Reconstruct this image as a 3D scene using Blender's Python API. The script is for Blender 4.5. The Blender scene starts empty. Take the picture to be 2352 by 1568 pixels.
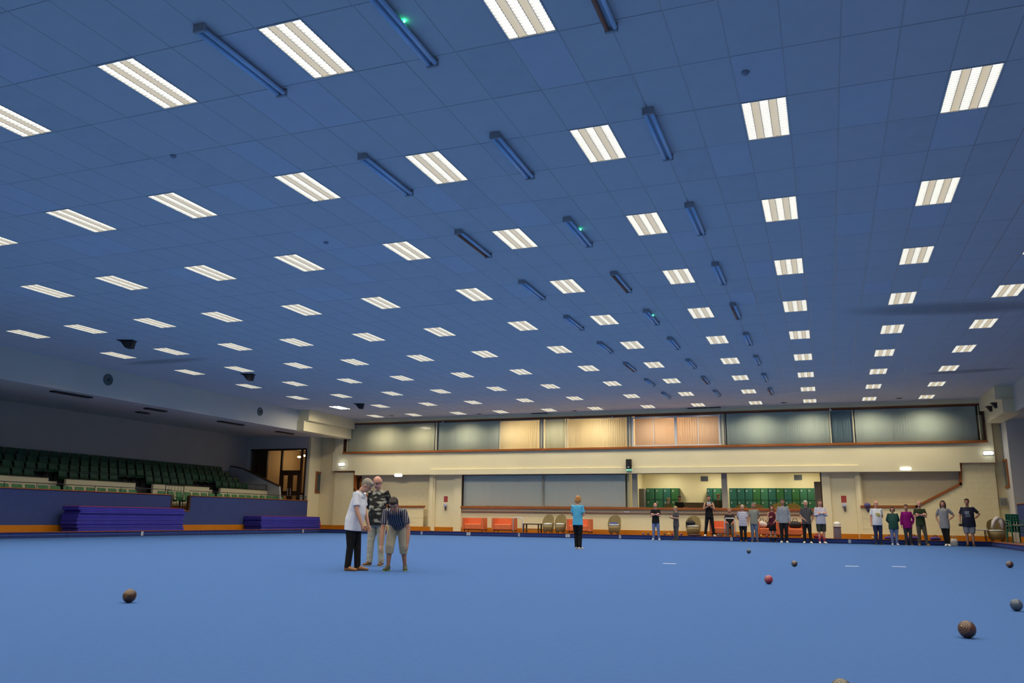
import bpy, bmesh, math, random
from mathutils import Vector, Matrix
rnd = random.Random(7)
SC = bpy.context.scene
COL = SC.collection
PI = math.pi

# ------------------------------------------------------------------ camera
F_PX, YAW, PITCH, ROLL, CAM_Z = 1900.2245, 0.3605544, 0.2115175, 0.0129748, 0.850297
_cy, _sy, _cp, _sp = math.cos(YAW), math.sin(YAW), math.cos(PITCH), math.sin(PITCH)
FWD = Vector((-_sy*_cp, _cy*_cp, _sp))
_r0 = Vector((_cy, _sy, 0.0)); _u0 = _r0.cross(FWD)
RGT = _r0*math.cos(ROLL) + _u0*math.sin(ROLL)
UPV = -_r0*math.sin(ROLL) + _u0*math.cos(ROLL)
CAM = Vector((0, 0, CAM_Z))
cd = bpy.data.cameras.new('camera'); cam = bpy.data.objects.new('camera', cd); COL.objects.link(cam)
m3 = Matrix((RGT, UPV, -FWD)).transposed()
cam.matrix_world = Matrix.Translation(CAM) @ m3.to_4x4()
cd.sensor_width = 36.0; cd.lens = F_PX*36.0/2352.0; cd.clip_end = 300; cd.clip_start = .05
SC.camera = cam

# ------------------------------------------------------------------ world, exposure
w = bpy.data.worlds.new('world'); SC.world = w; w.use_nodes = True
w.node_tree.nodes['Background'].inputs[0].default_value = (.5, .6, .8, 1)
w.node_tree.nodes['Background'].inputs[1].default_value = 0.02
SC.view_settings.view_transform = 'Standard'; SC.view_settings.look = 'None'
SC.view_settings.gamma = 1; SC.view_settings.use_curve_mapping = False
SC.view_settings.exposure = 0.0
LAMP_W = 45.0            # each ceiling fitting
LAMP_RGB = (1.0, .90, .72)
LAMP_SPREAD = math.radians(141)

# ------------------------------------------------------------------ pixel helpers (2352 x 1568 photo -> a point on a real plane)
def ray(px, py):
    return FWD + RGT*((px-1176)/F_PX) + UPV*((784-py)/F_PX)
def at(px, py, ax, val):
    d = ray(px, py); t = (val-CAM[ax])/d[ax]
    return CAM + d*t
def fy(px, py, Y): return at(px, py, 1, Y)
def fx(px, py, X): return at(px, py, 0, X)
def fz(px, py, Z=0.0): return at(px, py, 2, Z)
def ppm(P): return F_PX/((Vector(P)-CAM).dot(FWD))
def project(P):
    v = Vector(P)-CAM; d = v.dot(FWD)
    if d < .1: return None
    return 1176+F_PX*v.dot(RGT)/d, 784-F_PX*v.dot(UPV)/d, d

# ------------------------------------------------------------------ materials
_M = {}
def mat(name, rgb, rough=.7, metal=0.0, noise=0.0, scale=8.0, bump=0.0, bscale=60.0, rgb2=None, spec=.35, emit=None, estr=0.0, stretch=None, trans=0.0):
    if name in _M: return _M[name]
    m = bpy.data.materials.new(name); m.use_nodes = True
    nt = m.node_tree; b = nt.nodes['Principled BSDF']
    b.inputs['Roughness'].default_value = rough; b.inputs['Metallic'].default_value = metal
    b.inputs['Specular IOR Level'].default_value = spec
    b.inputs['Base Color'].default_value = (*rgb, 1)
    if trans:
        b.inputs['Transmission Weight'].default_value = trans
    if noise or bump or rgb2:
        tc = nt.nodes.new('ShaderNodeTexCoord'); mp = nt.nodes.new('ShaderNodeMapping')
        nt.links.new(tc.outputs['Object'], mp.inputs[0])
        if stretch: mp.inputs['Scale'].default_value = stretch
    if noise or rgb2:
        n = nt.nodes.new('ShaderNodeTexNoise'); n.inputs['Scale'].default_value = scale; n.inputs['Detail'].default_value = 4
        nt.links.new(mp.outputs[0], n.inputs['Vector'])
        r = nt.nodes.new('ShaderNodeValToRGB')
        c2 = rgb2 or tuple(c*(1-noise) for c in rgb); c1 = rgb if rgb2 else tuple(min(1, c*(1+noise)) for c in rgb)
        r.color_ramp.elements[0].color = (*c2, 1); r.color_ramp.elements[1].color = (*c1, 1)
        r.color_ramp.elements[0].position = .3; r.color_ramp.elements[1].position = .7
        nt.links.new(n.outputs[0], r.inputs[0]); nt.links.new(r.outputs[0], b.inputs['Base Color'])
    if bump:
        n2 = nt.nodes.new('ShaderNodeTexNoise'); n2.inputs['Scale'].default_value = bscale; n2.inputs['Detail'].default_value = 3
        nt.links.new(mp.outputs[0], n2.inputs['Vector'])
        bp = nt.nodes.new('ShaderNodeBump'); bp.inputs['Strength'].default_value = bump; bp.inputs['Distance'].default_value = .01
        nt.links.new(n2.outputs[0], bp.inputs['Height']); nt.links.new(bp.outputs[0], b.inputs['Normal'])
    if emit:
        b.inputs['Emission Color'].default_value = (*emit, 1); b.inputs['Emission Strength'].default_value = estr
    _M[name] = m
    return m
def mat_glass(name, tint=(.98, .99, .985), refl=.10):
    if name in _M: return _M[name]
    m = bpy.data.materials.new(name); m.use_nodes = True; nt = m.node_tree; nt.nodes.clear()
    o = nt.nodes.new('ShaderNodeOutputMaterial'); mx = nt.nodes.new('ShaderNodeMixShader')
    t = nt.nodes.new('ShaderNodeBsdfTransparent'); t.inputs[0].default_value = (*tint, 1)
    g = nt.nodes.new('ShaderNodeBsdfGlossy'); g.inputs['Roughness'].default_value = .03
    lw = nt.nodes.new('ShaderNodeFresnel'); lw.inputs[0].default_value = 1.2
    nt.links.new(lw.outputs[0], mx.inputs[0]); nt.links.new(t.outputs[0], mx.inputs[1]); nt.links.new(g.outputs[0], mx.inputs[2])
    nt.links.new(mx.outputs[0], o.inputs[0]); _M[name] = m
    return m
def mat_cloth_translucent(name, rgb, tl=.35):
    if name in _M: return _M[name]
    m = bpy.data.materials.new(name); m.use_nodes = True; nt = m.node_tree; nt.nodes.clear()
    o = nt.nodes.new('ShaderNodeOutputMaterial'); mx = nt.nodes.new('ShaderNodeMixShader'); mx.inputs[0].default_value = tl
    d = nt.nodes.new('ShaderNodeBsdfDiffuse'); d.inputs[0].default_value = (*rgb, 1)
    t = nt.nodes.new('ShaderNodeBsdfTranslucent'); t.inputs[0].default_value = (*rgb, 1)
    nt.links.new(d.outputs[0], mx.inputs[1]); nt.links.new(t.outputs[0], mx.inputs[2]); nt.links.new(mx.outputs[0], o.inputs[0]); _M[name] = m
    return m
def mat_wave(name, c1, c2, scale, axis='X', rough=.8, pos=.5, dist=0.0, sharp=.06):
    if name in _M: return _M[name]
    m = bpy.data.materials.new(name); m.use_nodes = True; nt = m.node_tree; b = nt.nodes['Principled BSDF']
    b.inputs['Roughness'].default_value = rough; b.inputs['Specular IOR Level'].default_value = .2
    tc = nt.nodes.new('ShaderNodeTexCoord'); wv = nt.nodes.new('ShaderNodeTexWave'); wv.bands_direction = axis
    wv.inputs['Scale'].default_value = scale; wv.inputs['Distortion'].default_value = dist
    r = nt.nodes.new('ShaderNodeValToRGB'); r.color_ramp.elements[0].color = (*c1, 1); r.color_ramp.elements[1].color = (*c2, 1)
    r.color_ramp.elements[0].position = pos-sharp; r.color_ramp.elements[1].position = pos+sharp
    nt.links.new(tc.outputs['Object'], wv.inputs['Vector']); nt.links.new(wv.outputs[0], r.inputs[0]); nt.links.new(r.outputs[0], b.inputs['Base Color'])
    _M[name] = m
    return m
CREAM = mat('cream_paint', (.85, .75, .46), .6, noise=.02, scale=1.2)
CREAM2 = mat('cream_block_paint', (.88, .76, .44), .7, noise=.03, scale=2)
WHITEW = mat('off_white_plaster', (.62, .60, .54), .7, noise=.02, scale=1)
TILE = mat('ceiling_tile_face', (.60, .60, .62), .85, noise=.02, scale=3)
TILE_B = mat('ceiling_tile_newer_face', (.60, .615, .67), .85, noise=.02, scale=3)
TILE_D = mat('ceiling_tile_aged_face', (.57, .575, .60), .85, noise=.04, scale=3)
TBAR = mat('ceiling_runner_metal', (.45, .42, .42), .32, metal=.7)
CARPET = mat('blue_green_carpet', (.051, .122, .312), .95, noise=.045, scale=22, bump=.25, bscale=420, spec=.1)
NAVY = mat('navy_bank_carpet', (.022, .045, .20), .9, noise=.08, scale=9)
BARR = mat('barrier_blue_carpet', (.042, .066, .20), .9, noise=.05, scale=4)
WOOD = mat('varnished_wood_trim', (.34, .105, .022), .4, noise=.18, scale=3, stretch=(1, 1, 9))
WOODD = mat('dark_stained_wood', (.06, .026, .012), .5, noise=.2, scale=4)
SKIRT = mat('orange_varnished_skirting', (.56, .185, .006), .4, noise=.08, scale=2)
DITCH = mat('dark_ditch_base', (.012, .02, .06), .9)
BLACK = mat('black_plastic', (.012, .012, .013), .45)
DARKM = mat('dark_metal', (.05, .05, .055), .4, metal=.6)
WHITEP = mat('white_plastic', (.78, .78, .76), .4)
ALU = mat('white_frame_metal', (.72, .72, .70), .35, metal=.2)
GLASS = mat_glass('window_glass')
GREYW = mat('grey_painted_post', (.30, .31, .28), .6)

# ------------------------------------------------------------------ mesh helpers
class MB:
    def __init__(s): s.v = []; s.f = []
    def add(s, vs, fs):
        o = len(s.v); s.v += [tuple(v) for v in vs]; s.f += [tuple(i+o for i in f) for f in fs]; return s
    def box(s, x0, x1, y0, y1, z0, z1):
        v = [(x0,y0,z0),(x1,y0,z0),(x1,y1,z0),(x0,y1,z0),(x0,y0,z1),(x1,y0,z1),(x1,y1,z1),(x0,y1,z1)]
        return s.add(v, [(0,3,2,1),(4,5,6,7),(0,1,5,4),(1,2,6,5),(2,3,7,6),(3,0,4,7)])
    def cbox(s, c, d): return s.box(c[0]-d[0]/2, c[0]+d[0]/2, c[1]-d[1]/2, c[1]+d[1]/2, c[2]-d[2]/2, c[2]+d[2]/2)
    def chamf(s, x0, x1, y0, y1, z0, z1, b):
        # box with all corner edges softened: three stacked sections
        def ring(z, i): return [(x0+i+b,y0+i,z),(x1-i-b,y0+i,z),(x1-i,y0+i+b,z),(x1-i,y1-i-b,z),(x1-i-b,y1-i,z),(x0+i+b,y1-i,z),(x0+i,y1-i-b,z),(x0+i,y0+i+b,z)]
        R = [ring(z0, b*.6), ring(z0+b*.6, 0), ring(z1-b*.6, 0), ring(z1, b*.6)]
        v = [p for r in R for p in r]; f = [tuple(range(7,-1,-1)), tuple(range(24,32))]
        for k in range(3):
            for i in range(8): f.append((k*8+i, k*8+(i+1)%8, k*8+8+(i+1)%8, k*8+8+i))
        return s.add(v, f)
    def prism(s, poly, ax, a, b):
        # extrude a 2-D polygon along axis ax from a to b; poly holds the two other coordinates in order
        def P(p, t):
            q = list(p); q.insert(ax, t); return tuple(q)
        n = len(poly); v = [P(p, a) for p in poly]+[P(p, b) for p in poly]
        f = [tuple(range(n)), tuple(range(2*n-1, n-1, -1))]+[(i, i+n, (i+1) % n+n, (i+1) % n) for i in range(n)]
        return s.add(v, f)
    def tube(s, pts, rad, n=10, side=None, caps=True):
        pts = [Vector(p) for p in pts]; rings = []
        ref = Vector(side) if side else None
        for i, p in enumerate(pts):
            t = (pts[min(i+1, len(pts)-1)]-pts[max(i-1, 0)])
            if t.length < 1e-9: t = Vector((0, 0, 1))
            t.normalize()
            if ref is None: ref = Vector((1, 0, 0)) if abs(t.x) < .8 else Vector((0, 1, 0))
            a = ref-t*ref.dot(t)
            if a.length < 1e-4: a = t.orthogonal()
            a.normalize(); b = t.cross(a); ref = a if side is None else Vector(side)
            r = rad[i] if isinstance(rad, (list, tuple)) else rad
            rx, ry = r if isinstance(r, (list, tuple)) else (r, r)
            rings.append([p+a*(rx*math.cos(2*PI*k/n))+b*(ry*math.sin(2*PI*k/n)) for k in range(n)])
        v = [q for r in rings for q in r]; f = []
        for i in range(len(rings)-1):
            for k in range(n): f.append((i*n+k, i*n+(k+1) % n, (i+1)*n+(k+1) % n, (i+1)*n+k))
        if caps: f.append(tuple(range(n-1, -1, -1))); f.append(tuple(range((len(rings)-1)*n, len(rings)*n)))
        return s.add(v, f)
    def ball(s, c, r, n=12, m=8, rot=None):
        c = Vector(c); rr = r if isinstance(r, (list, tuple)) else (r, r, r); v = []; f = []
        def T(x, y, z):
            q = Vector((x*rr[0], y*rr[1], z*rr[2])); return c+(rot @ q if rot else q)
        v.append(T(0, 0, -1))
        for i in range(1, m):
            th = PI*i/m-PI/2
            for k in range(n): v.append(T(math.cos(th)*math.cos(2*PI*k/n), math.cos(th)*math.sin(2*PI*k/n), math.sin(th)))
        v.append(T(0, 0, 1)); top = len(v)-1
        for k in range(n): f.append((0, 1+(k+1) % n, 1+k)); f.append((top, top-n+k, top-n+(k+1) % n))
        for i in range(m-2):
            for k in range(n): f.append((1+i*n+k, 1+i*n+(k+1) % n, 1+(i+1)*n+(k+1) % n, 1+(i+1)*n+k))
        return s.add(v, f)
    def lathe(s, prof, n=20, c=(0, 0, 0)):
        v = []; f = []
        for r, z in prof:
            for k in range(n): v.append((c[0]+r*math.cos(2*PI*k/n), c[1]+r*math.sin(2*PI*k/n), c[2]+z))
        for i in range(len(prof)-1):
            for k in range(n): f.append((i*n+k, i*n+(k+1) % n, (i+1)*n+(k+1) % n, (i+1)*n+k))
        f.append(tuple(range(n-1, -1, -1))); f.append(tuple(range((len(prof)-1)*n, len(prof)*n)))
        return s.add(v, f)
    def mesh(s, name, smooth=False):
        me = bpy.data.meshes.new(name); me.from_pydata(s.v, [], s.f); me.update()
        bm = bmesh.new(); bm.from_mesh(me); bmesh.ops.recalc_face_normals(bm, faces=bm.faces); bm.to_mesh(me); bm.free()
        if smooth:
            me.polygons.foreach_set('use_smooth', [True]*len(me.polygons))
        return me
    def build(s, name, m, parent=None, smooth=False, loc=None, rz=0, kind=None, label=None):
        me = s.mesh(name, smooth); me.materials.append(m)
        return link(name, me, parent, loc, rz, kind, label)
def link(name, me, parent=None, loc=None, rz=0, kind=None, label=None):
    o = bpy.data.objects.new(name, me); COL.objects.link(o)
    if parent is not None: o.parent = parent
    if loc is not None: o.location = loc
    if rz: o.rotation_euler = (0, 0, rz)
    if kind: o['kind'] = kind
    if label: o['label'] = label
    return o
def tag(o, label, cat, group=None):
    o['label'] = label; o['category'] = cat
    if group: o['group'] = group
    return o
def thing(name, label, cat, loc=(0, 0, 0), rz=0, group=None):
    o = bpy.data.objects.new(name, None); COL.objects.link(o); o.location = loc; o.rotation_euler = (0, 0, rz)
    o.empty_display_size = .1
    return tag(o, label, cat, group)
def dup(root, loc, rz=0, label=None, group=None):
    r = root.copy(); COL.objects.link(r); r.location = loc; r.rotation_euler = (0, 0, rz)
    if label: r['label'] = label
    if group: r['group'] = group
    for ch in list(root.children):
        c = ch.copy(); COL.objects.link(c); c.parent = r
        for g in list(ch.children):
            d = g.copy(); COL.objects.link(d); d.parent = c
    return r
ORD = ['first','second','third','fourth','fifth','sixth','seventh','eighth','ninth','tenth','eleventh','twelfth','thirteenth','fourteenth']
def remesh(mb, name, voxel, smooth=4):
    me = mb.mesh(name); o = bpy.data.objects.new(name+'_tmp', me); COL.objects.link(o)
    r = o.modifiers.new('r', 'REMESH'); r.mode = 'VOXEL'; r.voxel_size = voxel
    if smooth:
        sm = o.modifiers.new('s', 'SMOOTH'); sm.factor = .5; sm.iterations = smooth
    dg = bpy.context.evaluated_depsgraph_get()
    out = bpy.data.meshes.new_from_object(o.evaluated_get(dg)); out.name = name
    bpy.data.objects.remove(o); bpy.data.meshes.remove(me)
    out.polygons.foreach_set('use_smooth', [True]*len(out.polygons))
    return out

# ------------------------------------------------------------------ dimensions of the hall
CEIL = CAM_Z+5.42
COLS = [-22.88, -20.54, -17.91, -15.52, -12.90, -10.49, -7.86, -5.46, -2.83, -.46, 2.03, 4.32]
ROWS = [7.47-3.57*2, 7.47-3.57, 7.47, 11.04, 14.61, 18.19, 21.73, 25.26, 28.83, 32.42, 36.03, 39.65]
XK, XB, XF = -25.9, -27.2, -25.5        # left kerb, left barrier, left fascia
XR, XRB, XFR = 6.2, 7.3, 7.1             # right kerb, right barrier, right fascia
YK, YW, YL, YE = 39.5, 40.85, 41.2, 40.1 # far kerb, upper wall face, lower wall face, stand end wall
Y0 = -7.0
BANK = .2

# ------------------------------------------------------------------ floor
floor = MB().box(XK, XR, Y0, YK, -.2, 0).build('floor', CARPET, kind='structure')
fb = MB().box(-33.5, XK-.02, Y0-.3, 46.5, -.2, BANK-.012); fb.box(XR+.02, 13, Y0-.3, 46.5, -.2, BANK-.012); fb.box(XK, XR, YK+.02, 46.5, -.2, BANK-.012)
walk = fb.build('floor_bank', mat('bank_walkway_carpet', (.20, .13, .09), .9, noise=.1, scale=6), kind='structure')
# bank faces: blue boards with joints, timber nosing on top
def bank_board(nm, segs, axis, pos, sgn):
    root = bpy.data.objects.new(nm, None); COL.objects.link(root); root['kind'] = 'structure'
    for a, b in segs:
        m = MB()
        if axis == 'y':   # board along x at Y = pos
            m.box(a+.012, b-.012, pos, pos+.05, .02, BANK-.012)
        else:
            m.box(min(pos, pos+.05*sgn), max(pos, pos+.05*sgn), a+.012, b-.012, .02, BANK-.012)
        m.build('bank_panel', NAVY, root)
    lo, hi = segs[0][0], segs[-1][1]
    n = MB(); g = MB()
    if axis == 'y':
        n.box(lo-.05, hi+.05, pos-.025, pos+.19, BANK-.012, BANK+.012); g.box(lo, hi, pos-.012, pos, .085, .105)
        g2 = MB().box(lo, hi, pos-.05, pos+.06, -.01, .022)
    else:
        n.box(min(pos-.025*sgn, pos+.12*sgn), max(pos-.025*sgn, pos+.12*sgn), lo, hi, BANK-.012, BANK+.012)
        g.box(min(pos-.012*sgn, pos), max(pos-.012*sgn, pos), lo, hi, .085, .105)
        g2 = MB().box(min(pos-.05*sgn, pos+.06*sgn), max(pos-.05*sgn, pos+.06*sgn), lo, hi, -.01, .022)
    n.build('nosing', mat('bank_nosing_wood', (.30, .085, .035), .5, noise=.12, scale=4), root)
    g.build('bead', mat('bank_bead', (.06, .10, .30), .7), root)
    g2.build('ditch_strip', DITCH, root)
    return root
def split(a, b, n): return [(a+(b-a)*i/n, a+(b-a)*(i+1)/n) for i in range(n)]
bank_board('trim_1', split(XK, XR, 14), 'y', YK, 1)
bank_board('trim_2', split(Y0, YK, 20), 'x', XK, -1)
bank_board('trim_3', split(Y0, YK, 20), 'x', XR, 1)
def skirting(nm, m): return m.build(nm, SKIRT, kind='structure')

# ------------------------------------------------------------------ ceiling: slab, runners, tiles
ceil = MB().box(XF-.3, XFR+.3, Y0, 46.5, CEIL+.16, CEIL+.3).build('ceiling', mat('ceiling_void', (.25, .25, .26), .9), kind='structure')
xs = []          # tile column boundaries: (x0, x1, light column or None)
lc = COLS
xcells = []
first = lc[0]-.3
n0 = 4
for i in range(n0): xcells.append((XF+(first-XF)*i/n0, XF+(first-XF)*(i+1)/n0, None))
for i, c in enumerate(lc):
    xcells.append((c-.3, c+.3, i))
    nx = (lc[i+1]-.3) if i+1 < len(lc) else XFR
    k = 3 if i+1 < len(lc) else 5
    for j in range(k): xcells.append((c+.3+(nx-c-.3)*j/k, c+.3+(nx-c-.3)*(j+1)/k, None))
ycells = []
rows_all = [ROWS[0]-3.57*2, ROWS[0]-3.57]+ROWS
yb = []
for i, r in enumerate(rows_all):
    if i == 0: yb.append((Y0, r-.6, None))
    yb.append((r-.6, r+.6, i-2 if i >= 2 else None))
    if i+1 < len(rows_all):
        g0, g1 = r+.6, rows_all[i+1]-.6
        yb.append((g0, (g0+g1)/2, None)); yb.append(((g0+g1)/2, g1, None))
    else: yb.append((r+.6, YW, None))
def darken_ellipses(m, spots):  # mixes a darker tone into the base colour inside soft-edged ellipses
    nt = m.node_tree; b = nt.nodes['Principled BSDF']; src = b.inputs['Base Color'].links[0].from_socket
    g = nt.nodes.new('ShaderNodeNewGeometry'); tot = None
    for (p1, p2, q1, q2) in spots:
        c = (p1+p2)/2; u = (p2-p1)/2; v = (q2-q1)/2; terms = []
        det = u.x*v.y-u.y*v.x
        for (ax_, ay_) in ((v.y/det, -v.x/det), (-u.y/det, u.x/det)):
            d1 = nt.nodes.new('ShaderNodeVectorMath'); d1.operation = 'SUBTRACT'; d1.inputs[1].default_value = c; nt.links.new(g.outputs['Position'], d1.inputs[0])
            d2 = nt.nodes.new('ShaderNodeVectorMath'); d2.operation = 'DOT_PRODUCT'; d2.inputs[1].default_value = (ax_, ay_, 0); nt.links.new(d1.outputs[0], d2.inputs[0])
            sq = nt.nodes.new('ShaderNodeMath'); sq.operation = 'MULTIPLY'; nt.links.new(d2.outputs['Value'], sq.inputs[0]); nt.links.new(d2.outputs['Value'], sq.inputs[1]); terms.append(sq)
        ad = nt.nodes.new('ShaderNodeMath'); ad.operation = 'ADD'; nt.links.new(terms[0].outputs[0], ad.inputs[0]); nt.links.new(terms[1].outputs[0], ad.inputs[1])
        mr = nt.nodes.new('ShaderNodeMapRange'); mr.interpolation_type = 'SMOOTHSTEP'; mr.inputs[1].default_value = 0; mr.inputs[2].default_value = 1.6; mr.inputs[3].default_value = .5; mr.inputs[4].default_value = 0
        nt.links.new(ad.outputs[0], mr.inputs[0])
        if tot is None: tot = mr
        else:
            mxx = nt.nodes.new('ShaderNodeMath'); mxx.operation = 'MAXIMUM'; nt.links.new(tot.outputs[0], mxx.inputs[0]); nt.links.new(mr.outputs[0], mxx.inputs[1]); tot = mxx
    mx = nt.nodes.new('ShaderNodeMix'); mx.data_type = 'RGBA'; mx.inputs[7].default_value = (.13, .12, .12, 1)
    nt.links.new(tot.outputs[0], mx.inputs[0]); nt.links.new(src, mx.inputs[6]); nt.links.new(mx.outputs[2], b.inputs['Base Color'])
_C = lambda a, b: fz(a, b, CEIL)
DARK_ELLIPSES = [(_C(290, 835), _C(470, 824), _C(372, 836), _C(372, 826)), (_C(1960, 716), _C(2420, 700), _C(2170, 724), _C(2170, 696)), (_C(2130, 858), _C(2330, 846), _C(2230, 856), _C(2230, 848))]  # three elongated areas where the tile colour is darker
for _m in (TILE, TILE_B, TILE_D): darken_ellipses(_m, DARK_ELLIPSES)
tiles = []
for (x0, x1, ci) in xcells:
    for (y0, y1, ri) in yb:
        if ci is not None and ri is not None: continue
        if y1-y0 < .02: continue
        c = Vector(((x0+x1)/2, (y0+y1)/2, CEIL)); pr = project(c)
        vis = 0
        if pr and -60 < pr[0] < 2412 and -60 < pr[1] < 1568:
            ang = abs(5.42/(c-CAM).length); vis = (x1-x0)*(y1-y0)*(F_PX/pr[2])**2*ang
        tiles.append((vis, x0, x1, y0, y1))
tiles.sort(key=lambda t: -t[0])
G = .006
tmesh = {}
rest = MB()
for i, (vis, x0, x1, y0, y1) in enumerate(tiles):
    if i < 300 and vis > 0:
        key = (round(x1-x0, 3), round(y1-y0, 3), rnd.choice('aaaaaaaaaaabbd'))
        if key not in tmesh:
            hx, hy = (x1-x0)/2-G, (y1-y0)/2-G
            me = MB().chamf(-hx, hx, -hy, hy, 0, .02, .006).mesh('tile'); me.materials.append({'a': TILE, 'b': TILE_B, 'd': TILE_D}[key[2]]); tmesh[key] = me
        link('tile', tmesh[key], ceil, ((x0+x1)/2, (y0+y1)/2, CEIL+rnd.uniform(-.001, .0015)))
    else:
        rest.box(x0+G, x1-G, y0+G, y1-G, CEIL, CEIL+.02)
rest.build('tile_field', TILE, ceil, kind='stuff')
rn = MB()
for (x0, x1, _) in xcells: rn.box(x0-.012, x0+.012, Y0, YW, CEIL+.003, CEIL+.03)
rn.build('runner', TBAR, ceil, kind='stuff')
rn = MB()
for (y0, y1, _) in yb: rn.box(XF, XFR, y0-.012, y0+.012, CEIL+.006, CEIL+.03)
rn.build('cross_runner', mat('ceiling_cross_runner', (.33, .33, .35), .6), ceil, kind='stuff')

# ------------------------------------------------------------------ ceiling lights
LW, LL = .585, 1.17
emit_m = mat('lamp_tube_glow', (.9, .9, .88), .4, emit=(1, .96, .86), estr=5.0)
panel_m = mat('lamp_side_panel_glow', (.80, .74, .58), .5, emit=(1, .80, .46), estr=.50)
louv_m = mat('louvre_white', (.50, .50, .48), .3)
house_m = mat('fitting_white_steel', (.75, .75, .73), .5)
def rect_frame(m, x0, x1, y0, y1, z0, z1, t):
    m.box(x0, x1, y0, y0+t, z0, z1); m.box(x0, x1, y1-t, y1, z0, z1); m.box(x0, x0+t, y0+t, y1-t, z0, z1); m.box(x1-t, x1, y0+t, y1-t, z0, z1)
fm = MB(); rect_frame(fm, -LW/2, LW/2, -LL/2, LL/2, -.004, .11, .012); fm.box(-LW/2, LW/2, -LL/2, LL/2, .11, .125)
frame_me = fm.mesh('housing'); frame_me.materials.append(house_m)
SX = [-.222, 0, .222]; SW = .118
tube_me = MB().box(-SW/2+.004, SW/2-.004, -LL/2+.014, LL/2-.014, .04, .052).mesh('tube'); tube_me.materials.append(emit_m)
lv = MB()
for k in range(20): y = -LL/2+.02+(LL-.04)*k/19; lv.box(-SW/2+.003, SW/2-.003, y-.002, y+.002, .002, .03)
for sx in (-1, 1): lv.box(sx*SW/2-.003, sx*SW/2+.003, -LL/2+.013, LL/2-.013, .0, .05)
lv_me = lv.mesh('louvre'); lv_me.materials.append(louv_m)
gp = (.222-SW)/2
pn_me = MB().prism([(-gp, .004), (0, .016), (gp, .004), (gp, .02), (0, .03), (-gp, .02)], 1, -LL/2+.013, LL/2-.013).mesh('side_panel'); pn_me.materials.append(panel_m)
ld = bpy.data.lights.new('fitting_lamp', 'AREA'); ld.shape = 'RECTANGLE'; ld.size = .56; ld.size_y = .96; ld.energy = LAMP_W; ld.color = LAMP_RGB; ld.spread = LAMP_SPREAD
ld_b = ld.copy(); ld_b.energy = LAMP_W*2.6; ld_b.spread = math.radians(172)      # one fitting has lost its louvres: bare, brighter tubes
bare_me = MB().box(-SW/2+.004, SW/2-.004, -LL/2+.014, LL/2-.014, .002, .014).mesh('tube'); bare_me.materials.append(emit_m)
nrow, ncol = len(ROWS), len(COLS)
for ri, y in enumerate(ROWS):
    for ci, x in enumerate(COLS):
        far = nrow-1-ri; rc = ncol-1-ci
        rowtxt = 'row against far wall' if far == 0 else '%s row from far wall' % ORD[far]
        coltxt = 'line nearest right wall' if rc == 0 else ('line beside left fascia' if ci == 0 else '%s line from right wall' % ORD[rc])
        bare = (ri, ci) == (10, 0)
        t = thing('ceiling_light', '%s ceiling light, %s, %s' % ('bare, brightest three-tube' if bare else 'three-tube louvred', rowtxt, coltxt), 'ceiling light', (x, y, CEIL), 0, 'recessed ceiling lights of the hall')
        link('housing', frame_me, t)
        for sx in SX:
            link('tube', bare_me if bare else tube_me, t, (sx, 0, 0))
            if not bare: link('louvre', lv_me, t, (sx, 0, 0), kind='stuff')
        for sx in (-.111, .111): link('side_panel', pn_me, t, (sx, 0, 0))
        lo = bpy.data.objects.new('fitting_lamp', ld_b if bare else ld); COL.objects.link(lo); lo.parent = t; lo.location = (0, 0, -.008)

# ------------------------------------------------------------------ surface battens (unlit, blue sleeves) between the light columns
blue_s = mat('batten_blue_sleeve', (.48, .70, .95), .35, spec=.5)
rust_s = mat('batten_faded_sleeve', (.34, .13, .075), .5)
bat_b = mat('batten_body', (.40, .44, .52), .5)
bl_body = MB().chamf(-.035, .035, -.76, .76, -.045, .0, .01).mesh('body'); bl_body.materials.append(bat_b)
bl_tube = MB().tube([(0, -.74, 0), (0, .74, 0)], .027, 10).mesh('tube', True); bl_tube.materials.append(blue_s)
bl_tube2 = MB().tube([(0, -.74, 0), (0, .74, 0)], .027, 10).mesh('tube', True); bl_tube2.materials.append(rust_s)
bl_end = MB().chamf(-.078, .078, -.02, .02, -.098, .0, .008).mesh('end_cap'); bl_end.materials.append(mat('batten_end_grey', (.36, .36, .38), .5))
led_me = MB().ball((0, 0, 0), .014, 8, 6).mesh('indicator_lamp', True); led_me.materials.append(mat('green_indicator', (.05, .6, .2), .3, emit=(.05, 1, .35), estr=14))
side_txt = ['leftmost of three lines', 'middle of three lines', 'rightmost of three lines']
for k, bx in enumerate((-6.31, -4.14, -1.93)):
    for i in range(2, nrow-1):
        y = ROWS[i]-.1
        far = nrow-1-i
        led = k == 1 and i in (2, 4, 6)
        t = thing('batten_light', 'unlit ceiling batten, %s, %s row from far wall%s' % (side_txt[k], ORD[far], ', green indicator' if led else ''), 'light fitting', (bx, y, CEIL), 0, 'unlit batten lights')
        link('body', bl_body, t)
        rust = (k*3+i*5) % 4 == 0
        link('tube', bl_tube2 if rust else bl_tube, t, (-.047, 0, -.066)); link('tube', bl_tube, t, (.047, 0, -.066))
        link('end_cap', bl_end, t, (0, -.77, 0)); link('end_cap', bl_end, t, (0, .77, 0))
        if led: link('indicator_lamp', led_me, t, (.062, -.08, -.02))
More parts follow.
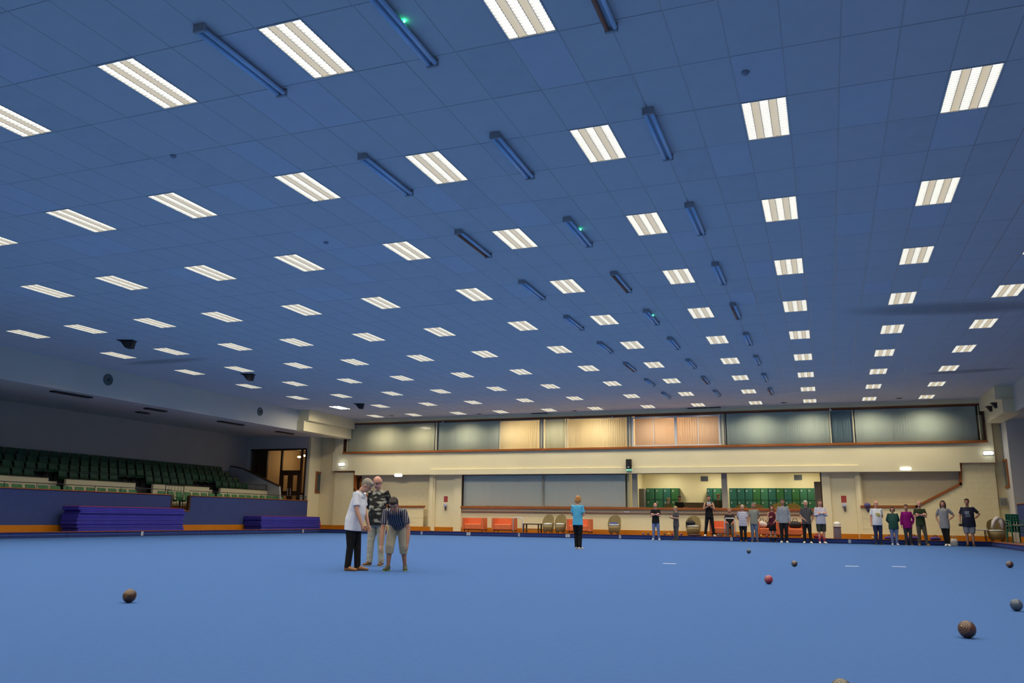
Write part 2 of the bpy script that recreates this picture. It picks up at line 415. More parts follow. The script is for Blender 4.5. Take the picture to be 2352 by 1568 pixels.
# ------------------------------------------------------------------ ceiling mounted floodlights / speakers near the left fascia, small ceiling vents
for k, (px, py, txt) in enumerate(((295, 782, 'nearest the camera'), (572, 859, 'middle of the three'), (827, 927, 'nearest the far wall'))):
    P = fz(px, py, CEIL)
    t = thing('ceiling_speaker', 'black wedge speaker hung from the ceiling near left fascia, %s' % txt, 'speaker', (P.x, P.y, CEIL), .35)
    MB().box(-.30, .22, -.16, .16, -.02, 0).build('mounting_plate', BLACK, t)
    MB().prism([(-.22, -.02), (.19, -.02), (.15, -.25), (-.03, -.25)], 1, -.13, .13).build('cabinet', mat('speaker_cabinet', (.03, .022, .024), .6), t)
    MB().prism([(-.02, -.04), (.15, -.04), (.12, -.235), (-.02, -.235)], 1, -.14, -.13).build('grille', DARKM, t)
for k, (px, py) in enumerate(((900, 954), (1101, 950), (1320, 943), (1800, 924), (2065, 914))):
    P = fz(px, py, CEIL)
    t = thing('ceiling_vent', 'small round dark ceiling vent by the far wall, %s from the left' % ORD[k], 'vent', (P.x, min(P.y, YW-.3), CEIL))
    MB().lathe([(.10, .0), (.13, -.012), (.15, -.008), (.15, 0.002)], 16).build('rim', GREYW, t, True)
    MB().lathe([(.001, -.014), (.10, -.014), (.10, -.002)], 16).build('core', BLACK, t, True)
for px, w_, lab in ((1228, .9, 'short'), (1615, 1.6, 'long')):
    P = fz(px, 944 if px < 1400 else 934, CEIL)
    t = thing('air_grille', '%s dark rectangular air grille in the ceiling edge above upper windows' % lab, 'vent', (P.x, YW-.16, CEIL))
    m = MB(); rect_frame(m, -w_/2, w_/2, -.12, .12, -.02, .0, .02); m.build('frame', DARKM, t)
    m = MB()
    for j in range(5): m.box(-w_/2+.02, w_/2-.02, -.09+.04*j, -.07+.04*j, -.016, -.002)
    m.build('louvre', BLACK, t)
for k, (px, py) in enumerate(((1712, 165), (398, 357), (749, 556))):
    P = fz(px, py, CEIL)
    t = thing('smoke_detector', 'small smoke detector disc on the ceiling, %s' % ('upper right of photo', 'upper left of photo', 'left of centre')[k], 'detector', (P.x, P.y, CEIL))
    MB().lathe([(.05, 0), (.05, -.012), (.035, -.035), (.01, -.038)], 14).build('body', mat('detector_grey', (.30, .32, .38), .6), t, True)

# ------------------------------------------------------------------ far wall: upper storey
WT, WS = fy(1440, 956, YW).z, fy(1440, 1026, YW).z      # head and sill heights of the upper windows
UL, UR = fy(793, 1000, YW).x, fy(2258, 965, YW).x
BL, BR = fy(988, 1085, YW).x, fy(1972, 1072, YW).x      # ends of the projecting beam
XL0, XR0 = fy(764, 1050, YW).x, fy(2284, 1040, YW).x
ZB1, ZB2 = fy(1440, 1087, YW).z, fy(1440, 1073, YW).z   # beam bottom / top
m = MB()
m.box(UL, UR, YW, YW+.2, WT, CEIL+.1)
m.box(XF-.6, UL, YW, YW+.2, WS, CEIL+.1); m.box(UR, XR0, YW, YW+.2, WS, CEIL+.1)
xa, xb = fy(815, 1080, YW).x, fy(2204, 1060, YW).x
m.box(XL0, xa, YW, YW+.2, 3.40, WS); m.box(xa, BL, YW, YW+.2, 3.16, WS)
m.box(BL, BR, YW, YW+.2, ZB1+.02, WS); m.box(BR, xb, YW, YW+.2, 3.14, WS); m.box(xb, XR0, YW, YW+.2, 3.50, WS)
m.box(XL0, XR0, YW+.2, YL+.3, 3.5, 3.62)
m.build('wall_back', CREAM, kind='structure')
MB().chamf(BL, BR, YW-.07, YW+.36, ZB1, ZB2, .012).build('trim_4', CREAM, kind='structure')
# window band frame
m = MB(); m.box(UL-.06, UR+.06, YW-.03, YW+.12, WT, WT+.09); m.build('trim_5', WOODD if False else mat('window_head_wood', (.20, .06, .016), .45, noise=.15, scale=3), kind='structure')
m = MB(); m.chamf(UL-.08, UR+.08, YW-.09, YW+.14, WS-.11, WS, .015); m.build('trim_6', WOOD, kind='structure')
m = MB(); m.box(UL-.06, UL+.03, YW-.03, YW+.12, WS, WT); m.box(UR-.03, UR+.06, YW-.03, YW+.12, WS, WT); m.build('trim_7', WOODD, kind='structure')
# gallery shell behind the upper windows
m = MB(); m.box(UL-.3, UR+.3, YW+3.4, YW+3.5, WS-.9, CEIL+.1); m.box(UL-.4, UL-.3, YW+.2, YW+3.5, WS-.9, CEIL+.1); m.box(UR+.3, UR+.4, YW+.2, YW+3.5, WS-.9, CEIL+.1)
m.box(UL-.3, UR+.3, YW+.2, YW+3.5, WS-1, WS-.9)
for px in (1148, 1447, 1662): x = fy(px, 1000, YW).x; m.box(x-.05, x+.05, YW+.32, YW+3.4, WS-.9, CEIL+.1)
m.build('wall_gallery', mat('gallery_wall', (.60, .50, .34), .8), kind='structure')

blind_c = {
 'cream': mat_cloth_translucent('blind_cream', (.80, .76, .54), .25), 'sage': mat_cloth_translucent('blind_sage', (.74, .76, .60), .2),
 'warm': mat_cloth_translucent('blind_warm', (.86, .78, .58), .5), 'peach': mat_cloth_translucent('blind_peach', (.84, .68, .52), .5),
 'teal': mat_cloth_translucent('blind_grey_green', (.68, .74, .63), .2), 'navy': mat_cloth_translucent('blind_slate', (.30, .40, .42), .15),
 'grey': mat_cloth_translucent('blind_grey', (.90, .88, .74), .15)}
def vertical_blind(x0, x1, z0, z1, y, key, label, group):
    t = thing('vertical_blind', label, 'blind', ((x0+x1)/2, y, z1), 0, group)
    W = x1-x0; n = max(2, int(W/.115)); m = MB(); rr = random.Random(int(x0*100))
    for i in range(n):
        cx = -W/2+W*(i+.5)/n; a = rr.uniform(.10, .24); hw = W/n*.56
        dx, dy = hw*math.cos(a), hw*math.sin(a); zb = z0-z1+rr.uniform(.0, .02)
        m.add([(cx-dx, -dy, zb), (cx+dx, dy, zb), (cx+dx, dy, -.03), (cx-dx, -dy, -.03), (cx-dx, -dy+.002, zb), (cx+dx, dy+.002, zb), (cx+dx, dy+.002, -.03), (cx-dx, -dy+.002, -.03)],
              [(0, 1, 2, 3), (7, 6, 5, 4), (0, 4, 5, 1), (3, 2, 6, 7), (1, 5, 6, 2), (0, 3, 7, 4)])
    m.build('slats', blind_c[key], t, kind='stuff')
    MB().chamf(-W/2, W/2, -.03, .03, -.035, 0, .008).build('head_rail', WHITEP, t)
    return t
upper = [(800, 998, 'cream', 'cream vertical blind, first window from left of upper row'), (1008, 1146, 'sage', 'dark sage vertical blind, second window of upper row'),
 (1150, 1238, 'warm', 'pale lit vertical blind in upper row, left of a grey post'), (1252, 1298, 'cream', 'narrow cream vertical blind right of the grey post in upper row'),
 (1306, 1439, 'warm', 'warm lit vertical blind left of the white framed window'), (1459, 1652, 'peach', 'peach lit vertical blind behind the white framed window'),
 (1670, 1906, 'teal', 'wide grey-green vertical blind right of the white framed window'), (1912, 1958, 'navy', 'narrow slate blue vertical blind in upper row'),
 (1966, 2246, 'teal', 'widest grey-green vertical blind, rightmost in upper row')]
for a, b, key, lab in upper:
    x0, x1 = fy(a, 1000, YW+.15).x, fy(b, 1000, YW+.15).x
    vertical_blind(x0, x1, WS+.01, WT-.005, YW+.15, key, lab, 'vertical blinds of the upper windows')
bounds = [797, 1002, 1147, 1243, 1301, 1446, 1661, 1909, 1961, 2254]
for i in range(9):
    x0, x1 = fy(bounds[i], 1000, YW).x, fy(bounds[i+1], 1000, YW).x
    root = bpy.data.objects.new('window_%d' % (i+1), None); COL.objects.link(root); root['kind'] = 'structure'
    if i == 5:
        fr = MB(); rect = (x0+.12, x1-.10)
        fr.box(rect[0], rect[1], YW+.04, YW+.10, WS, WS+.07); fr.box(rect[0], rect[1], YW+.04, YW+.10, WT-.12, WT-.05)
        for q, wd in ((rect[0], .07), ((rect[0]*3+rect[1])/4, .035), ((rect[0]+rect[1])/2, .13), ((rect[0]+rect[1]*3)/4, .035), (rect[1]-.07, .07)):
            fr.box(q-(wd/2 if q not in (rect[0],) else 0), q+(wd/2 if q != rect[0] else wd), YW+.04, YW+.10, WS+.07, WT-.12)
        fr.build('frame', ALU, root)
        for j in range(4):
            a = rect[0]+.07+(rect[1]-rect[0]-.14)*j/4; b = a+(rect[1]-rect[0]-.14)/4
            MB().box(a, b, YW+.065, YW+.073, WS+.07, WT-.12).build('pane', GLASS, root)
    else:
        MB().box(x0+.03, x1-.03, YW+.065, YW+.073, WS, WT).build('pane', GLASS, root)
        fr = MB(); fr.box(x0, x0+.03, YW+.04, YW+.10, WS, WT); fr.box(x1-.03, x1, YW+.04, YW+.10, WS, WT); fr.build('frame', GREYW if i % 2 else CREAM, root)
posts = MB()
for px, wd in ((1003, .16), (1147, .06), (1244, .22), (1302, .08), (1446, .26), (1661, .26), (1909, .07), (1961, .10)):
    x = fy(px, 1000, YW+.12).x; posts.box(x-wd/2, x+wd/2, YW+.10, YW+.20, WS, WT)
posts.build('trim_8', mat('window_post_paint', (.42, .42, .36), .6), kind='structure')
# warm lamps in the lit gallery rooms (real ceiling lamps behind the blinds)
for k, (px, wd) in enumerate(((1225, 2.4), (1380, 2.2), (1556, 3.0))):
    x = fy(px, 1000, YW+1.3).x
    t = thing('gallery_lamp', 'round warm ceiling lamp behind the lit blinds, %s' % ('left room', 'middle room', 'room behind white framed window')[k], 'ceiling lamp', (x, YW+1.5, CEIL+.02))
    MB().lathe([(.20, .08), (.22, 0), (.16, -.05), (.02, -.07)], 18).build('shade', mat('warm_lamp_glow', (.9, .8, .6), .5, emit=(1, .80, .52), estr=16), t, True)
    pd = bpy.data.lights.new('gallery_bulb', 'AREA'); pd.shape = 'DISK'; pd.size = .4; pd.energy = 120; pd.color = (1, .88, .70)
    lo = bpy.data.objects.new('gallery_bulb', pd); COL.objects.link(lo); lo.parent = t; lo.location = (0, 0, -.09)
# small white cameras / spot brackets above the windows
for k, (px, py) in enumerate(((1017, 968), (1406, 957), (1906, 939))):
    P = fy(px, py, YW-.12)
    t = thing('wall_camera', 'small white bracket camera above the upper windows, %s' % ('left one', 'middle one', 'right one')[k], 'camera', (P.x, YW, P.z))
    MB().box(-.04, .04, -.03, 0, -.02, .06).build('bracket', WHITEP, t)
    MB().tube([(0, -.02, .02), (0, -.09, .0)], .015, 8).build('arm', WHITEP, t)
    MB().tube([(0, -.06, -.0), (.03, -.22, -.07)], [.035, .04], 10).build('body', WHITEP, t, True)

# ------------------------------------------------------------------ far wall: lower storey
LX0, LX1 = fy(1063, 1120, YL).x, fy(1885, 1120, YL).x
LZ0, LZ1 = fy(1470, 1165, YL).z, fy(1470, 1088, YL).z
XSL, XSR = -27.2, 7.25
m = MB()
m.box(BL-.1, LX0, YL, YL+.15, BANK-.02, 3.5); m.box(LX1, BR+.1, YL, YL+.15, BANK-.02, 3.5); m.box(LX0, LX1, YL, YL+.15, BANK-.02, LZ0-.02); m.box(LX0, LX1, YL, YL+.15, LZ1, 3.5)
m.build('wall_lower', CREAM, kind='structure')
m = MB()
for a, b in ((988, 1001), (1045, 1062), (1888, 1907), (1965, 1974)):
    m.box(fy(a, 1120, YL).x, fy(b, 1120, YL).x, YL-.12, YL+.02, BANK-.02, 3.5)
m.build('wall_pier', CREAM, kind='structure')
BLOCK_N = [0]
def block_wall(nm, poly, y, thick, mt, x_int, z_int, budget, hole=None):
    """poly (x, z) outline; painted blockwork laid on the face at Y = y, courses as separate blocks"""
    root = MB().prism([(px_, pz_) for px_, pz_ in poly], 1, y, y+thick).build(nm, mt, kind='structure')
    def inside(x, z):
        c = False; n = len(poly)
        for i in range(n):
            (ax, az), (bx_, bz) = poly[i], poly[(i+1) % n]
            if (az > z) != (bz > z) and x < (bx_-ax)*(z-az)/(bz-az)+ax: c = not c
        return c
    bw, bh, j = .45, .225, .006
    me = MB().chamf(-bw/2+j, bw/2-j, -.007, .01, -bh/2+j, bh/2-j, .004).mesh('block'); me.materials.append(mt)
    x0, x1 = min(p[0] for p in poly), max(p[0] for p in poly); z0, z1 = min(p[1] for p in poly), max(p[1] for p in poly)
    cand = []
    r = 0; z = z0+bh/2
    while z+bh/2 <= z1+.001:
        x = x0+bw/2+(bw/2 if r % 2 else 0)
        while x+bw/2 <= x1+.001:
            if all(inside(x+sx*(bw/2-.012), z+sz*(bh/2-.012)) for sx in (-1, 1) for sz in (-1, 1)): cand.append((x, z))
            x += bw
        z += bh; r += 1
    for (x, z) in cand[:budget]: link('block', me, root, (x, y, z))
    return root
YS, YR = 41.04, 41.42     # stair parapet wall, wall at the back of the stair recess
def P2(px, py, Y): q = fy(px, py, Y); return (q.x, q.z)
lpoly = [P2(770, 1082, YS), P2(815, 1082, YS), P2(815, 1124, YS), P2(893, 1163, YS), P2(972, 1163, YS), (P2(972, 1163, YS)[0], BANK-.02), (P2(770, 1082, YS)[0], BANK-.02)]
rpoly = [P2(1979, 1163, YS), P2(2105, 1163, YS), P2(2206, 1111, YS), P2(2206, 1061, YS), (XR0-.02, P2(2206, 1061, YS)[1]), (XR0-.02, BANK-.02), (P2(1979, 1163, YS)[0], BANK-.02)]
block_wall('wall_stair_left', lpoly, YS, .10, CREAM2, 0, 0, 150)
block_wall('wall_stair_right', rpoly, YS, .10, CREAM2, 0, 0, 170)
block_wall('wall_recess_left', [(xa-.7, .9), (BL, .9), (BL, 3.5), (xa-.7, 3.5)], YR, .12, CREAM2, 0, 0, 130)
block_wall('wall_recess_right', [(BR, .9), (XR0-.6, .9), (XR0-.6, 3.5), (BR, 3.5)], YR, .12, CREAM2, 0, 0, 130)
m = MB()
m.box(BL-.02, BL+.1, YS, YR, BANK, 3.5); m.box(BR-.1, BR+.02, YS, YR, BANK, 3.5)
m.box(XSL-.2, XL0+.4, YL, YL+.15, BANK-.02, 5.4); m.box(XR0-.45, XSR+.8, YL, YL+.15, BANK-.02, 5.6)
m.box(XF-1.9, BL, YR+.1, YR+.2, 0, 4); m.box(BR, XR0+.6, YR+.1, YR+.2, 0, 4)
m.box(fy(893, 1163, YS).x, BL, YR, YR+.1, BANK-.02, .92); m.box(BR, fy(2105, 1163, YS).x+1.6, YR, YR+.1, BANK-.02, .92)
m.build('wall_corner', CREAM2, kind='structure')
def polytrim(nm, pts, Y, t=.09, d=.16):
    m = MB()
    for (a, b) in zip(pts, pts[1:]):
        a, b = Vector((a[0], 0, a[1])), Vector((b[0], 0, b[1])); u = (b-a).normalized(); n = Vector((-u.z, 0, u.x))*t/2
        a2, b2 = a-u*t/2, b+u*t/2
        m.prism([((a2+n).x, (a2+n).z), ((b2+n).x, (b2+n).z), ((b2-n).x, (b2-n).z), ((a2-n).x, (a2-n).z)], 1, Y-d/2, Y+d/2)
    return m.build(nm, WOOD, kind='structure')
polytrim('trim_9', lpoly[:5], YS+.06, .10, .22); polytrim('trim_10', rpoly[:5], YS+.06, .10, .22)
# door frame seen through the left stair recess
q0, q1 = fy(817, 1100, YR-.1).x, fy(829, 1100, YR-.1).x
d = bpy.data.objects.new('door_1', None); COL.objects.link(d); d['kind'] = 'structure'
m = MB(); m.box(q0-.9, q0-.8, YR-.05, YR+.01, .95, 3.1); m.box(q1-.09, q1, YR-.05, YR+.01, .95, 3.1); m.box(q0-.9, q1, YR-.05, YR+.01, 3.0, 3.12); m.build('frame', WOOD, d)
MB().box(q0-.8, q1-.09, YR-.03, YR-.001, .95, 3.0).build('leaf', WOODD, d)
# lower window band: frame, sill, shelf, posts, panes
m = MB(); m.box(LX0-.08, LX1+.08, YL-.06, YL+.10, LZ1, LZ1+.07); m.build('trim_11', mat('lower_window_head', (.16, .045, .012), .45), kind='structure')
m = MB(); m.chamf(LX0-.08, LX1+.08, YL-.12, YL+.14, LZ0-.11, LZ0, .015); m.build('trim_12', WOOD, kind='structure')
m = MB(); m.chamf(LX0-.06, LX1+.06, YL-.07, YL, LZ0-.30, LZ0-.24, .01); m.build('trim_13', mat('ledge_rail_wood', (.27, .16, .12), .5), kind='structure')
m = MB(); m.box(LX0-.08, LX0, YL-.05, YL+.10, LZ0, LZ1); m.box(LX1, LX1+.08, YL-.05, YL+.10, LZ0, LZ1); m.build('trim_14', WOODD, kind='structure')
lb = [1063, 1247, 1458, 1664, 1885]
for i in range(4):
    x0, x1 = fy(lb[i], 1120, YL).x, fy(lb[i+1], 1120, YL).x
    root = bpy.data.objects.new('window_%d' % (i+10), None); COL.objects.link(root); root['kind'] = 'structure'
    MB().box(x0+.02, x1-.02, YL+.04, YL+.048, LZ0, LZ1).build('pane', GLASS, root)
    if i:
        wd = .03 if i == 1 else .13
        MB().box(x0-wd, x0+wd, YL+.0, YL+.10, LZ0, LZ1).build('frame', mat('lower_window_post', (.36, .35, .28), .6), root)
for a, b, lab in ((1066, 1245, 'grey-green vertical blind filling the lower left window'), (1249, 1436, 'grey vertical blind behind the person in turquoise, second lower window')):
    vertical_blind(fy(a, 1120, YL+.13).x, fy(b, 1120, YL+.13).x, LZ0+.01, LZ1-.02, YL+.13, 'grey', lab, 'vertical blinds of the lower windows')
for k, (px, txt) in enumerate(((1024, 'left bay, beside the orange sofas'), (1938, 'right bay, above the white topped bin'))):
    P = fy(px, 1145, YL)
    t = thing('fire_sign', 'red fire notice on the cream wall in the %s' % txt, 'sign', (P.x, YL, fy(px, 1146, YL).z))
    MB().box(-.11, .11, -.012, 0, -.15, .15).build('board', mat('fire_notice_red', (.42, .035, .03), .5), t)
    m = MB()
    for j in range(4): m.box(-.08, .08, -.015, -.012, -.10+.055*j, -.08+.055*j)
    m.build('print', mat('fire_notice_print', (.50, .16, .14), .6), t)
    t = thing('wall_phone', 'pale bracket unit with dark hanging handset below the red notice, %s' % ('left bay' if k == 0 else 'right bay'), 'dispenser', (P.x, YL, fy(px, 1159, YL).z))
    MB().chamf(-.09, .09, -.12, 0, -.07, .07, .02).build('holder', mat('holder_lilac_white', (.55, .55, .66), .5), t)
    MB().tube([(.02, -.06, -.06), (.02, -.06, -.16), (.035, -.06, -.30)], [.055, .05, .03], 10).build('handle', mat('handset_dark', (.10, .10, .14), .5), t, True)
P = fy(1445, 1068, YW-.08)
t = thing('wall_speaker', 'tall black loudspeaker mounted on the cream upper wall above exit sign', 'speaker', (P.x, YW, fy(1445, 1068, YW).z))
MB().chamf(-.13, .13, -.24, -.02, -.20, .28, .02).build('cabinet', BLACK, t); MB().box(-.10, .10, -.252, -.24, -.02, .25).build('grille', mat('speaker_grille', (.025, .025, .026), .8), t)
m = MB(); m.lathe([(.001, -.0), (.05, 0.0), (.05, .012)], 14); m.v = [(v[0], -.24-v[2], -.11+v[1]) for v in m.v]; m.build('tweeter', mat('tweeter_grey', (.35, .35, .34), .4), t)
t = thing('exit_sign', 'green exit sign with white running figure under the black wall speaker', 'sign', (P.x, YW-.07, fy(1445, 1079, YW).z))
MB().box(-.15, .15, -.10, 0, -.065, .065).build('box', WHITEP, t)
MB().box(-.14, .14, -.106, -.10, -.055, .055).build('panel', mat('exit_green', (.04, .30, .12), .4, emit=(.10, .8, .35), estr=.5), t)
sg = MB(); W_ = -.112
sg.box(-.03, -.012, W_, W_+.006, .028, .045); sg.box(-.035, -.01, W_, W_+.006, -.008, .024); sg.prism([(-.03, -.008), (-.05, -.04), (-.04, -.04), (-.018, -.008)], 1, W_, W_+.006); sg.prism([(-.02, -.008), (.005, -.03), (.012, -.022), (-.01, -.0)], 1, W_, W_+.006)
sg.box(-.005, .012, W_, W_+.006, .008, .018); sg.prism([(.03, -.008), (.075, -.008), (.075, .012), (.03, .012)], 1, W_, W_+.006); sg.prism([(.07, -.03), (.11, .002), (.07, .034)], 1, W_, W_+.006); sg.box(-.11, -.07, W_, W_+.006, -.04, .042)
sg.build('pictogram', mat('exit_white', (.85, .9, .85), .4, emit=(.8, 1, .85), estr=.6), t)
P = fy(1440, 1167, YL)
t = thing('notice_card', 'small white folded card lying on ledge rail below the windows', 'card', (P.x, YL-.04, LZ0-.24))
MB().prism([(-.05, 0), (.05, 0), (.0, .04)], 0, -.14, .14).build('card', mat('card_white', (.8, .8, .78), .6), t)
# emergency bulkheads
for px, py, Y, lab in ((785, 1066, YW, 'glowing bulkhead lamp low on the upper wall at far left corner'), (915, 1091, YR, 'glowing bulkhead lamp above the bald person'), (2080, 1076, YR, 'glowing bulkhead lamp above the right stair recess'), (2270, 1040, YW, 'glowing bulkhead lamp at far right corner')):
    P = fy(px, py, Y-.08)
    yy = Y if Y == YW else YW+.1
    P = fy(px, py, yy-.06)
    t = thing('bulkhead_lamp', lab, 'wall lamp', (P.x, yy, P.z))
    wd = .2 if Y == YW else .24
    MB().chamf(-wd, wd, -.05, .0, -.09, .09, .02).build('base', WHITEP, t)
    MB().tube([(-wd+.03, -.06, 0), (-wd+.05, -.075, 0), (wd-.05, -.075, 0), (wd-.03, -.06, 0)], [.04, .065, .065, .04], 12).build('diffuser', mat('bulkhead_glow', (.9, .92, 1), .4, emit=(.85, .93, 1), estr=9), t, True)
# skirtings along the far side
for i, (a, b, Y) in enumerate(((XSL, fy(988, 1220, YS).x, YS), (BL-.1, BR+.1, YL), (fy(1974, 1220, YS).x, XSR, YS))):
    MB().box(a, b, Y-.03, Y, BANK-.012, BANK+.20).build('baseboard_back' if i == 1 else ('baseboard_back_left' if i == 0 else 'baseboard_back_right'), SKIRT, kind='structure')

# ------------------------------------------------------------------ locker room behind the lower right windows
FLR = .75
RX0, RX1, RD = fy(1447, 1120, YL+.3).x, LX1+.7, 3.6
m = MB(); m.box(RX0-.1, RX0, YL+.15, YL+RD+.1, 0, 3.5); m.box(RX1, RX1+.1, YL+.15, YL+RD+.1, 0, 3.5); m.box(RX0, RX1, YL+RD, YL+RD+.1, 0, 3.5); m.box(RX0, RX1, YL+.15, YL+RD, 3.5, 3.6)
m.box(BL-.2, RX0, YL+.8, YL+.9, 0, 3.6); m.box(BL-.2, RX0, YL+.15, YL+.9, 3.5, 3.6)
m.build('wall_locker_room', CREAM, kind='structure')
MB().box(BL-.2, RX1, YL+.15, YL+RD, -.1, FLR).build('floor_locker_room', mat('locker_room_floor', (.25, .2, .15), .8), kind='structure')
lock_g = [mat('locker_green_a', (.034, .14, .075), .45), mat('locker_green_b', (.022, .11, .085), .45), mat('locker_green_c', (.03, .12, .035), .45)]
lock_b = mat('locker_body_green', (.02, .08, .05), .5)
YLK = YL+RD-.5
LZT = 2.55
def locker(x0, x1, k, label, y=YLK, rz=0):
    wd = x1-x0; t = thing('locker', label, 'locker', ((x0+x1)/2, y, FLR), rz, 'green lockers in the locker room')
    H_ = LZT-FLR; MB().box(-wd/2, wd/2, .02, .45, 0, H_).build('body', lock_b, t)
    for j in range(3):
        z0, z1 = H_*j/3+.012, H_*(j+1)/3-.012
        dr = MB().chamf(-wd/2+.012, wd/2-.012, -.0, .02, z0, z1, .006).build('door', lock_g[k % 3], t)
        h = MB(); h.box(-wd*.34, -wd*.14, -.018, 0, z1-.16, z1-.13); h.box(-wd*.3, -wd*.18, -.008, 0, z1-.13, z1-.08); h.build('handle', mat('locker_handle', (.6, .6, .55), .3, metal=.5), dr)
def at_lock(px): return fy(px, 1140, YLK).x
edges = [1504, 1523, 1541, 1560]
for i in range(3): locker(at_lock(edges[i])+.01, at_lock(edges[i+1])-.01, i, 'green three-door locker, %s from left in the left bank of lockers' % ORD[i])
locker(at_lock(1624), at_lock(1637), 1, 'narrow green locker just right of the bare cream wall'); locker(at_lock(1638), at_lock(1656), 0, 'green locker just left of the grey window post')
ed = [1675+18.0*i for i in range(12)]
for i in range(11): locker(at_lock(ed[i])+.008, at_lock(ed[i+1])-.008, [1, 1, 1, 2, 0, 1, 2, 1, 2, 0, 0][i], 'green three-door locker, %s in the long bank right of the post' % ORD[i])
xl = at_lock(1483)
locker(xl+.02, at_lock(1503), 0, 'pale green locker at the left end, beside the dark column')
MB().box(fy(1461, 1140, YLK-.5).x, fy(1481, 1140, YLK-.5).x, YLK-.7, YLK-.3, FLR, 2.5).build('wall_column', mat('dark_column_paint', (.16, .16, .16), .7), kind='structure')
x = fy(1880, 1140, YL+.6).x
MB().box(x-.16, x+.16, YL+.5, YL+.9, FLR, 2.75).build('wall_column_right', mat('brown_column_paint', (.22, .19, .16), .7), kind='structure')
for k, (px, py) in enumerate(((1618, 1099), (1833, 1096))):
    P = fy(px, py, YL+RD-.02)
    t = thing('room_vent', 'dark square wall vent high in the locker room, %s one' % ('left', 'right')[k], 'vent', (P.x, YL+RD, P.z))
    MB().box(-.19, .19, -.04, 0, -.13, .13).build('frame', mat('vent_frame', (.12, .14, .16), .6), t)
    m = MB()
    for j in range(5): m.box(-.16, .16, -.05, -.04, -.10+.045*j, -.08+.045*j)
    m.build('slat', DARKM, t)
for k, px in enumerate((1530, 1640, 1740, 1845)):
    P = fy(px, 1090, YL+2.5)
    t = thing('room_lamp', 'flush ceiling lamp inside the locker room, %s from left' % ORD[k], 'ceiling lamp', (P.x, YL+2.35, 3.5))
    MB().lathe([(.16, 0), (.18, -.03), (.12, -.06), (.01, -.07)], 16).build('diffuser', mat('room_lamp_glow', (.9, .85, .7), .5, emit=(1, .9, .68), estr=8), t, True)
    pd = bpy.data.lights.new('room_bulb', 'AREA'); pd.shape = 'DISK'; pd.size = .3; pd.energy = 34; pd.color = (1, .90, .68)
    lo = bpy.data.objects.new('room_bulb', pd); COL.objects.link(lo); lo.parent = t; lo.location = (0, 0, -.08)
P = fy(1600, 1152, YL+1.6)
t = thing('side_cabinet', 'low brown cabinet inside the locker room behind the seated people', 'cabinet', (P.x, YL+2.4, FLR))
MB().chamf(-1.0, 1.0, -.2, .2, 0, 1.05, .02).build('body', mat('cabinet_brown', (.20, .15, .08), .6), t)
for s_ in (-1, 1): MB().box(s_*.5-.47, s_*.5+.47, -.215, -.2, .08, .98).build('door', mat('cabinet_door', (.24, .18, .10), .6), t)

# ------------------------------------------------------------------ left side: fascia, soffit, stand
ZF = 5.2
YBX = 36.2
m = MB(); m.box(XF-.15, XF, Y0, YW+.1, ZF, CEIL+.1); m.build('wall_left', WHITEW, kind='structure')
m = MB(); m.box(XF-.2, XF+.42, YBX, YW, ZF-.02, 5.72); m.box(XF-.2, XF+.62, YBX+.1, YW, 5.72, CEIL+.02)
m.build('trim_15', CREAM, kind='structure')
m = MB(); m.prism([(XF-.1, ZF+.02), (XF-.1, ZF+.12), (-31.7, 5.50), (-31.7, 5.36)], 1, Y0, YE+.2).build('ceiling_stand', WHITEW, kind='structure')
m = MB(); m.box(-31.75, -31.55, Y0, YE+.2, 0, 5.5); m.build('wall_stand_back', mat('stand_back_wall_paint', (.42, .40, .36), .8, noise=.03, scale=1), kind='structure')
# barrier in front of the stand
ZBR = 1.70
yg0, yg1 = fx(394, 1150, XB).y, fx(436, 1150, XB).y
bar = bpy.data.objects.new('wall_barrier', None); COL.objects.link(bar); bar['kind'] = 'structure'
for a, b, z1 in ((Y0, yg0, ZBR), (yg1, YE, ZBR), (yg0, yg1, 1.02)):
    MB().box(XB-.12, XB, a, b, 0, z1).build('barrier_panel', BARR, bar)
    MB().box(XB-.15, XB+.03, a, b, z1, z1+.035).build('capping', WOOD, bar)
for y in (yg0, yg1): MB().box(XB-.13, XB+.015, y-.05, y+.05, 1.02, ZBR).build('jamb', WOODD, bar)
rail = thing('handrail', 'thin dark metal handrail along the top of the blue barrier', 'railing', (XB-.06, 0, ZBR+.035))
MB().tube([(0, Y0, .20), (0, yg0, .20)], .014, 8).build('rail', DARKM, rail); MB().tube([(0, yg1, .20), (0, YE, .20)], .014, 8).build('rail', DARKM, rail)
pm = MB().tube([(0, 0, 0), (0, 0, .20)], .012, 8).mesh('post'); pm.materials.append(DARKM)
y = 20.2
while y < YE:
    if not (yg0-.2 < y < yg1+.2): link('post', pm, rail, (0, y, 0))
    y += 1.32
gate = thing('gate_railing', 'square tubular railing standing in the gap of the blue barrier', 'railing', (XB-.4, (yg0+yg1)/2, 1.02))
hw = (yg1-yg0)/2
MB().tube([(0, -hw, 0), (0, -hw, 1.12), (0, hw, 1.12), (0, hw, 0)], .018, 8).build('frame', DARKM, gate)
for j in range(2): MB().tube([(0, -hw, .62+.28*j), (0, hw, .62+.28*j)], .010, 8).build('rail', DARKM, gate)
for j in range(5): MB().tube([(0, -hw+hw*2*(j+1)/6, .05), (0, -hw+hw*2*(j+1)/6, 1.1)], .006, 6).build('bar', DARKM, gate)
m = MB(); m.box(XB, XB+.02, Y0, YE+.3, BANK-.012, BANK+.22); m.build('baseboard_left', SKIRT, kind='structure')
